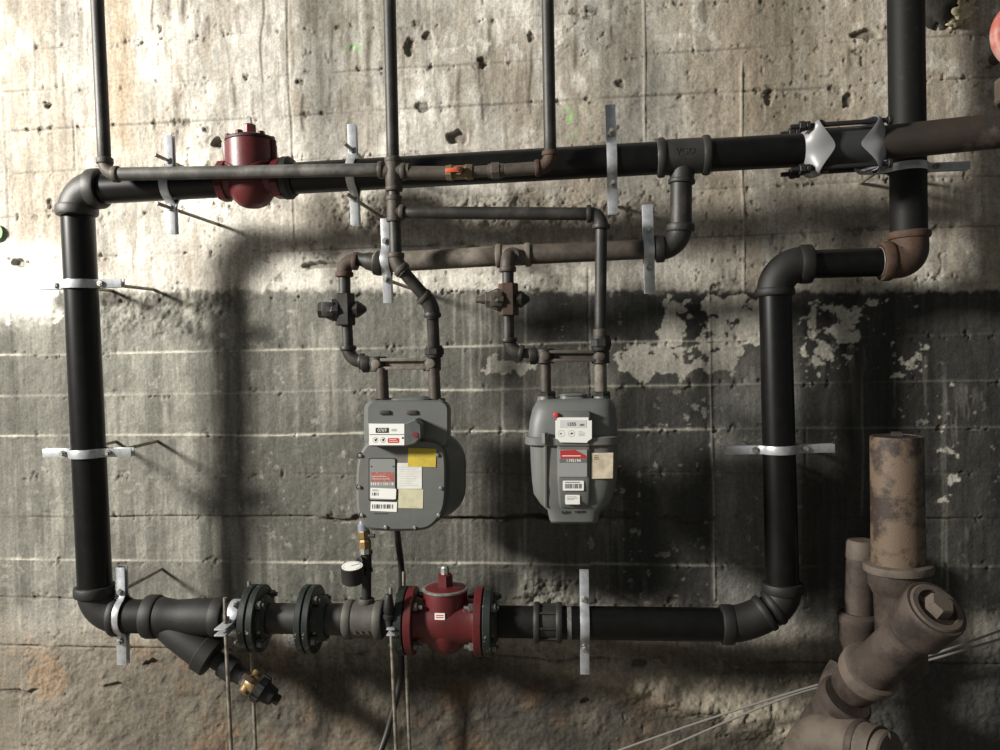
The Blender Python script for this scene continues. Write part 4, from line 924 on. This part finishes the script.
    lb = obj_part('name_plate', slab(558.8, 449.8, 587, 476.8, .43, d4 + .001), mat('aluminium_plate', (.36, .37, .36), .4, .3), t)
    obj_part('red_print', MB().prism([P(x, y, d4 + .0015) for x, y in ((560, 450.5), (575, 449.8), (586, 455.5), (586.5, 458.5), (560.5, 458.5))], YA * .0004), mat('bold_red_print', (.4, .03, .03), .5), lb)
    obj_part('print_line', lines(562, 455.5, 585, 1, 2, d4 + .0018, .8), WHITE, lb)
    obj_part('print_band', slab(559.5, 458.8, 586.5, 462.8, d4, d4 + .0014), METERD, lb)
    text_mesh('1195194', 4.2 * s, .0001, P(573.5, 460.8, d4 + .0018), 'plate_lettering', WHITE, lb, bold=.0002)
    obj_part('paper_notice', MB().prism([P(x, y, .4275) for x, y in ((591.5, 453), (613.2, 452.8), (612.8, 478.3), (591.2, 478.8))], YA * .003), TAN, t, label='weathered cream paper notice')
    obj_part('print_line', lines(594, 455.5, 601, 3, 1.6, .428, .6), INK, t)
    w = obj_part('barcode_sticker', slab(562.8, 480.8, 583.8, 490.6, .42, .4345, r=.8), WHITE, t, label='white sticker with a barcode')
    obj_part('barcode', bars(565, 483.8, 581.8, 488.4, .435, 21, .9), mat('grey_barcode', (.16, .16, .16), .6), w); obj_part('print_line', lines(565, 482, 581, 1, 1, .435, .6), INK, w)
    w = obj_part('small_sticker', slab(565.2, 495, 579.8, 504.4, .41, .432, r=.8), WHITE, t, label='small white printed sticker')
    obj_part('print_line', lines(566.8, 496.6, 578, 3, 1.4, .4326, .4), mat('grey_ink_small', (.25, .25, .25), .6), w)
    text_mesh('Gh1  8mm', 5.6 * s, .0001, P(573.5, 511.8, .4106), 'handwriting', INK, t, tilt=.05, bold=.0004)
meter_right()

# ------------------------------------------------------------------ gauge riser, cables
pipe('short dark vertical riser on the gauge tee', (366.6, 600, .225), (366.5, 566, .225), 9.5, CASTB)
t, A, B, C0, C, s = tee('small dark tee holding the pressure gauge', (366.6, 572, .225), (366.2, 550, .225), (366.4, 561, .225), (359, 562, .245), 10.5, 8, 12.5, 11, CASTB, lc=4, lo=3)
def gauge():
    s = S(353, 572, .27); ax = V3((0.03, -.2, .97)).normalized(); C = P(353, 581, .27)
    t = thing('pressure_gauge', 'round black pressure gauge with white face tilted upward', 'gauge', C)
    H = 15.5 * s; R_ = 11.2 * s
    obj_part('gauge_case', MB().lathe(C, ax, [(-1 * s, R_ * .9), (0, R_), (H - .6 * s, R_), (H, R_ * 1.02), (H + .8 * s, R_ * 1.0)], 40), INK, t)
    f = obj_part('gauge_face', MB().lathe(C + ax * (H + .6 * s), ax, [(0, R_ * .93), (.5 * s, R_ * .93)], 40), WHITE, t)
    x = XA; y = ax.cross(x); mb = MB(); O = C + ax * (H + 1.3 * s)
    for k in range(24):
        g = math.radians(-45 + 270 * k / 23); u_ = x * math.cos(g) + y * math.sin(g); v_ = ax.cross(u_)
        mb.box(O + u_ * R_ * .78, u_ * R_ * .07, v_ * R_ * .012, ax * .0002)
    obj_part('scale_mark', mb, INK, f)
    g = .6; u_ = x * math.cos(g) + y * math.sin(g); v_ = ax.cross(u_)
    obj_part('needle', MB().box(O + u_ * R_ * .3, u_ * R_ * .4, v_ * R_ * .02, ax * .0003), INK, f)
gauge()
def brass_valve():
    s = S(363, 540, .23); A = P(365.8, 553, .23); up = (P(362.6, 517, .23) - A).normalized()
    t = thing('ball_valve', 'upright brass ball valve on top of the gauge riser', 'valve', A)
    obj_part('lower_nut', MB().hexa(A + up * 2 * s, up, 6 * s, 6 * s, 8), ZINC, t, label='bright steel lower nut')
    obj_part('valve_body', MB().lathe(A + up * 4 * s, up, [(0, 5.4 * s), (1 * s, 6 * s), (8 * s, 6.2 * s), (10 * s, 5.4 * s), (12 * s, 6.2 * s), (18 * s, 6 * s), (19 * s, 5.5 * s)], 8, .2), BRASS, t, sharp=20)
    obj_part('upper_nut', MB().lathe(A + up * 23 * s, up, [(0, 5.8 * s), (6 * s, 5.6 * s), (7 * s, 4.6 * s)], 16), mat('blue_grey_nut', (.3, .34, .42), .35, .5), t)
    obj_part('plug', MB().lathe(A + up * 30 * s, up, [(0, 4.6 * s), (3.5 * s, 4 * s), (4 * s, 2.8 * s), (8 * s, 2.4 * s)], 12), ZINC, t)
    q = A + up * 18 * s; obj_part('lever', MB().sweep([q, q + XA * 7 * s + FR * 3 * s, q + XA * 11.5 * s + FR * 3 * s], [1.8 * s, 1.8 * s, 2.2 * s], 10), INK, t)
brass_valve()
def bleeder():
    s = S(388, 612, .33); A = P(389.5, 627, .30); up = (P(388.5, 592, .31) - A).normalized()
    t = thing('bleed_valve', 'small black capped fitting standing beside the lower red valve', 'valve', A)
    obj_part('valve_stem', MB().lathe(A, up, [(0, 3.4 * s), (8 * s, 3.6 * s), (10 * s, 6 * s), (13 * s, 6 * s), (14 * s, 4.4 * s), (17 * s, 5.6 * s), (22 * s, 5.4 * s)], 14), CASTB, t)
    obj_part('knob', MB().lathe(A + up * 22 * s, up, [(0, 5.2 * s), (3 * s, 5 * s), (10 * s, 4 * s), (12.5 * s, 2.5 * s)], 14), INK, t)
bleeder()
def spline(pts, k=8):
    pts = [pts[0]] + pts + [pts[-1]]; out = []
    for i in range(1, len(pts) - 2):
        a, b, c, e = pts[i - 1:i + 3]
        for j in range(k):
            t = j / k; out.append(.5 * ((2 * b) + (c - a) * t + (2 * a - 5 * b + 4 * c - e) * t * t + (3 * b - a - 3 * c + e) * t ** 3))
    return out + [pts[-2]]
hp = [P(396.5, 522, .27), P(398, 540, .2), P(401.5, 570, .13), P(401, 600, .11), P(401, 640, .11), P(400, 680, .13), P(388, 730, .16), P(376, 765, .2), P(370, 800, .24)]
solo('hose', MB().sweep(spline(hp), 3.2 * S(400, 600, .13), 14), RUBBER, 'black hose hanging from under the left meter', 'hose')
for lab, pts in (('upper of the two thin cables crossing the lower right', [(560, 772, .12), (620, 750, .115), (700, 722, .1), (800, 690, .1), (860, 674, .1), (940, 652, .1), (1040, 616, .1)]),
                 ('lower of the two thin cables crossing the lower right', [(600, 777, .12), (662, 750, .115), (740, 716, .1), (800, 692.5, .1), (860, 678, .1), (940, 657, .1), (1040, 627, .1)])):
    solo('cable', MB().sweep(spline([P(*q) for q in pts], 6), 1.15 * S(700, 700, .1), 8), GREYC, lab, 'cable', 'thin cables at the lower right')

# ------------------------------------------------------------------ cast iron drains, lower right
dv = .27
def stub():
    A, B = P(898.5, 588, dv), P(896.5, 436, dv); ax = (B - A).normalized(); s = S(897, 500, dv); L = (B - A).length
    t = thing('drain_pipe', 'tall rust-patched drain stub with a plugged top', 'drain pipe', A, 'cast iron drain pipes')
    obj_part('pipe_wall', MB().lathe(A, ax, [(0, 25 * s), (L * .3, 25 * s), (L * .6, 24.8 * s), (L - 2 * s, 24.6 * s), (L, 24 * s), (L, 21 * s), (L - 3 * s, 20.5 * s)], 40), IRONT, t)
    obj_part('top_plug', MB().lathe(B - ax * 4 * s, ax, [(0, 21 * s), (3.5 * s, 20 * s), (4.5 * s, 12 * s)], 32), RUSTD, t)
    obj_part('square_nub', MB().lathe(B, ax, [(0, 7.5 * s), (3.5 * s, 7 * s), (4.2 * s, 6 * s)], 4, .5), RUSTD, t)
stub()
A = P(898, 564, dv); s = S(898, 580, dv)
t = thing('drain_hub', 'wide hub joint under the rust-patched stub', 'drain fitting', A, 'cast iron drain pipes')
B = P(899.5, 600, dv); ax = (B - A).normalized()
obj_part('hub_rim', MB().lathe(P(898, 566, dv), ax, [(-4 * s, 29 * s), (-3 * s, 32 * s), (0, 33 * s), (4 * s, 32.5 * s), (5 * s, 30 * s)], 40), IRONP, t)
L = (P(902, 668, dv) - A).length
obj_part('hub_body', MB().lathe(A, ax, [(4 * s, 29.5 * s), (19 * s, 29 * s), (26 * s, 26 * s), (30 * s, 24 * s), (L, 23.5 * s)], 36), IRON, t)
def back_stub():
    d_ = .13; A, B = P(858.5, 668, d_), P(861.5, 540, d_); ax = (B - A).normalized(); s = S(860, 600, d_); L = (B - A).length
    t = thing('drain_pipe', 'shorter dark drain stub with a pale capped top behind the tall stub', 'drain pipe', A, 'cast iron drain pipes')
    obj_part('pipe_wall', MB().lathe(A, ax, [(0, 15 * s), (L * .5, 14.5 * s), (L - 18 * s, 14 * s)], 28), IRON, t)
    obj_part('pale_cap', MB().lathe(B - ax * 18 * s, ax, [(0, 14.6 * s), (15 * s, 14.2 * s), (18 * s, 12.5 * s)], 28), IRONP, t)
    obj_part('hub', MB().lathe(P(858.5, 615, d_), -ax, [(-3 * s, 17 * s), (0, 20.5 * s), (6 * s, 20.5 * s), (9 * s, 19 * s), (24 * s, 18.5 * s), (32 * s, 15 * s)], 28), IRON, t)
back_stub()
def cleanout():
    # barrel comes out of the wall corner toward the viewer, up to the right
    O = P(866, 676, .34); E_ = P(938, 607, .55); ax = (E_ - O).normalized(); L = (E_ - O).length; s = S(905, 640, .45)
    t = thing('cleanout_fitting', 'slanted cleanout pipe with a hexagonal plug facing out', 'drain fitting', O, 'cast iron drain pipes')
    obj_part('barrel', MB().lathe(O, ax, [(-.02, 24 * s), (L * .45, 23.5 * s), (L * .72, 24 * s)], 40), IRON, t)
    obj_part('end_collar', MB().lathe(O, ax, [(L * .68, 24 * s), (L * .72, 28 * s), (L * .93, 29 * s), (L * .97, 29.5 * s), (L * .985, 28.5 * s), (L * .985, 25 * s)], 44), IRON, t)
    obj_part('plug_disc', MB().lathe(O, ax, [(L * .95, 26 * s), (L * .99, 25.5 * s), (L * 1.0, 24 * s), (L * 1.0, 19 * s), (L * .985, 18.5 * s), (L * .985, 3 * s)], 40), IRONP, t)
    obj_part('hex_nut', MB().lathe(O, ax, [(L * .98, 13 * s), (L * 1.055, 12 * s), (L * 1.065, 10.5 * s)], 6, .4), IRONP, t, sharp=20)
    h = P(868, 672, .345)
    obj_part('hub_rim', MB().lathe(h, ax, [(-8 * s, 27 * s), (-5 * s, 30 * s), (4 * s, 31 * s), (9 * s, 30 * s), (11 * s, 26.5 * s)], 40), IRONP, t)
    obj_part('hub_body', MB().lathe(h, ax, [(-34 * s, 23.5 * s), (-22 * s, 25 * s), (-6 * s, 28 * s)], 36), IRON, t)
    # lower hub and pipe it stands in
    q = P(843, 702, .27); ax2 = (P(868, 674, .33) - P(815, 732, .2)).normalized()
    u = thing('drain_hub', 'lower slanted hub joint below the cleanout', 'drain fitting', q, 'cast iron drain pipes')
    obj_part('hub_rim', MB().lathe(q, ax2, [(-4 * s, 27 * s), (0, 29 * s), (7 * s, 29 * s), (10 * s, 26 * s)], 40), IRON, u)
    obj_part('hub_body', MB().lathe(q, ax2, [(-52 * s, 23 * s), (-30 * s, 24 * s), (-10 * s, 26.5 * s), (-2 * s, 27.5 * s)], 36), IRON, u)
    obj_part('branch_stub', MB().sweep(fillet(P(842, 668, .15), P(828, 690, .17), P(826, 722, .2), .06), 15 * s, 24), IRON, u)
    v = thing('drain_bend', 'pale drain bend with a dark band at the bottom right', 'drain fitting', P(835, 738, .3), 'cast iron drain pipes')
    obj_part('bend_body', MB().sweep(fillet(P(806, 790, .24), P(806, 730, .24), P(880, 752, .40), .09), 26 * s, 28), IRONP, v)
    bx = (P(880, 752, .40) - P(820, 735, .27)).normalized()
    obj_part('dark_band', MB().band(P(862, 748, .362), bx, 29 * s, 10 * s), IRON, v)
    obj_part('pipe_end', MB().lathe(P(866, 750, .37), bx, [(0, 25 * s), (26 * s, 25 * s), (28 * s, 23 * s)], 30), IRONP, v)
    obj_part('band_screw', MB().lathe(P(876, 736, .41), XA, [(0, 4.5 * s), (13 * s, 4.5 * s), (14 * s, 3 * s)], 12), IRONP, v)
cleanout()

# ------------------------------------------------------------------ odds and ends
def blob(c, rx, ry, rz, seed, n=26, amp=.35):
    mb = MB(); r = random.Random(seed); ph = [(r.uniform(0, 6), r.uniform(0, 6), r.randint(2, 5), r.randint(2, 5)) for _ in range(5)]; rings = []
    for i in range(1, n):
        th = PI * i / n; ring = []
        for k in range(n):
            g = 2 * PI * k / n; q = 1 + amp * sum(math.sin(a * g + p) * math.sin(b * th + p2) for p, p2, a, b in ph) / 3
            ring.append(c + V3((math.cos(g) * math.sin(th) * rx, math.sin(g) * math.sin(th) * ry, math.cos(th) * rz)) * q)
        rings.append(ring)
    return mb.loft(rings)
s = S(950, 10, 0)
t = thing('sealed_hole', 'dark tarred hole with yellowish foam beside the right vertical pipe', 'wall patch', P(940, 8, .01))
obj_part('tar_patch', blob(P(936, -4, .0), 26 * s, .022, 30 * s, 3), TAR, t); 
fm = blob(P(964, 13, .012), 9 * s, .03, 9 * s, 5, amp=.6); q = blob(P(967, -6, .012), 9 * s, .03, 14 * s, 8, amp=.6); fm.add(q.v, q.f); q = blob(P(953, 24, .008), 6 * s, .018, 3.2 * s, 9, amp=.5); fm.add(q.v, q.f)
obj_part('foam', fm, FOAM, t)
C = P(1030, 34, .2); s = S(1000, 34, .2)
t = thing('gate_valve', 'red handwheel edge cut off by the upper right border', 'valve', C)
n = 40; rings = []
mb = MB().sweep([C + (XA * math.cos(g) + ZA * math.sin(g)) * 29 * s for g in [2 * PI * k / n for k in range(n + 1)]], 8.5 * s, 14, cap=False)
for k in range(4):
    g = PI / 2 * k + .3; mb.sweep([C, C + (XA * math.cos(g) + ZA * math.sin(g)) * 29 * s], 4 * s, 8)
obj_part('handwheel', mb, mat('faded_red_wheel', (.42, .12, .09), .5, c2=(.5, .3, .26), scale=12), t)
obj_part('valve_stem', MB().lathe(C + FR * .02, YA, [(0, 6 * s), (.21, 6 * s)], 14), OLD, t)
obj_part('bonnet', MB().lathe(P(1024, 88, .15), V3((0, 0, 1)), [(-14 * s, 24 * s), (-12 * s, 26 * s), (10 * s, 26 * s), (16 * s, 18 * s), (22 * s, 10 * s)], 20), IRONP, t)
solo('survey_tag', MB().lathe(P(-5, 232.5, .006), FR, [(0, 10 * s * 1.05), (.0025, 10 * s * 1.05), (.003, 9.4 * s)], 28), GREENP, 'round green tag on the wall at the left edge', 'tag')

# ------------------------------------------------------------------ light
wd = bpy.data.worlds.new('world'); SC.world = wd; wd.use_nodes = True
wd.node_tree.nodes['Background'].inputs['Color'].default_value = (.95, 1, .98, 1); wd.node_tree.nodes['Background'].inputs['Strength'].default_value = .15
def light(name, loc, power, radius, col):
    l = bpy.data.lights.new(name, 'POINT'); l.energy = power; l.shadow_soft_size = radius; l.color = col
    o = bpy.data.objects.new(name, l); COL.objects.link(o); o.location = loc; return o
light('bare_bulb', V3((-5.0, -3.0, 3.3)), 2850, .42, (1, .962, .89))
sp = bpy.data.lights.new('added_spot', 'SPOT'); sp.energy = 1500; sp.shadow_soft_size = .25; sp.color = (1, .97, .91); sp.spot_size = math.radians(17); sp.spot_blend = 1  # extra spot added to brighten the upper left wall; no such source seen
so = bpy.data.objects.new('added_spot', sp); COL.objects.link(so); so.location = (-5.0, -3.0, 3.3)
so.rotation_euler = (P(125, 165, 0) - so.location).to_track_quat('-Z', 'Y').to_euler()
SC.view_settings.view_transform = 'Standard'; SC.view_settings.look = 'None'; SC.view_settings.gamma = 1; SC.view_settings.use_curve_mapping = False; SC.view_settings.exposure = 0
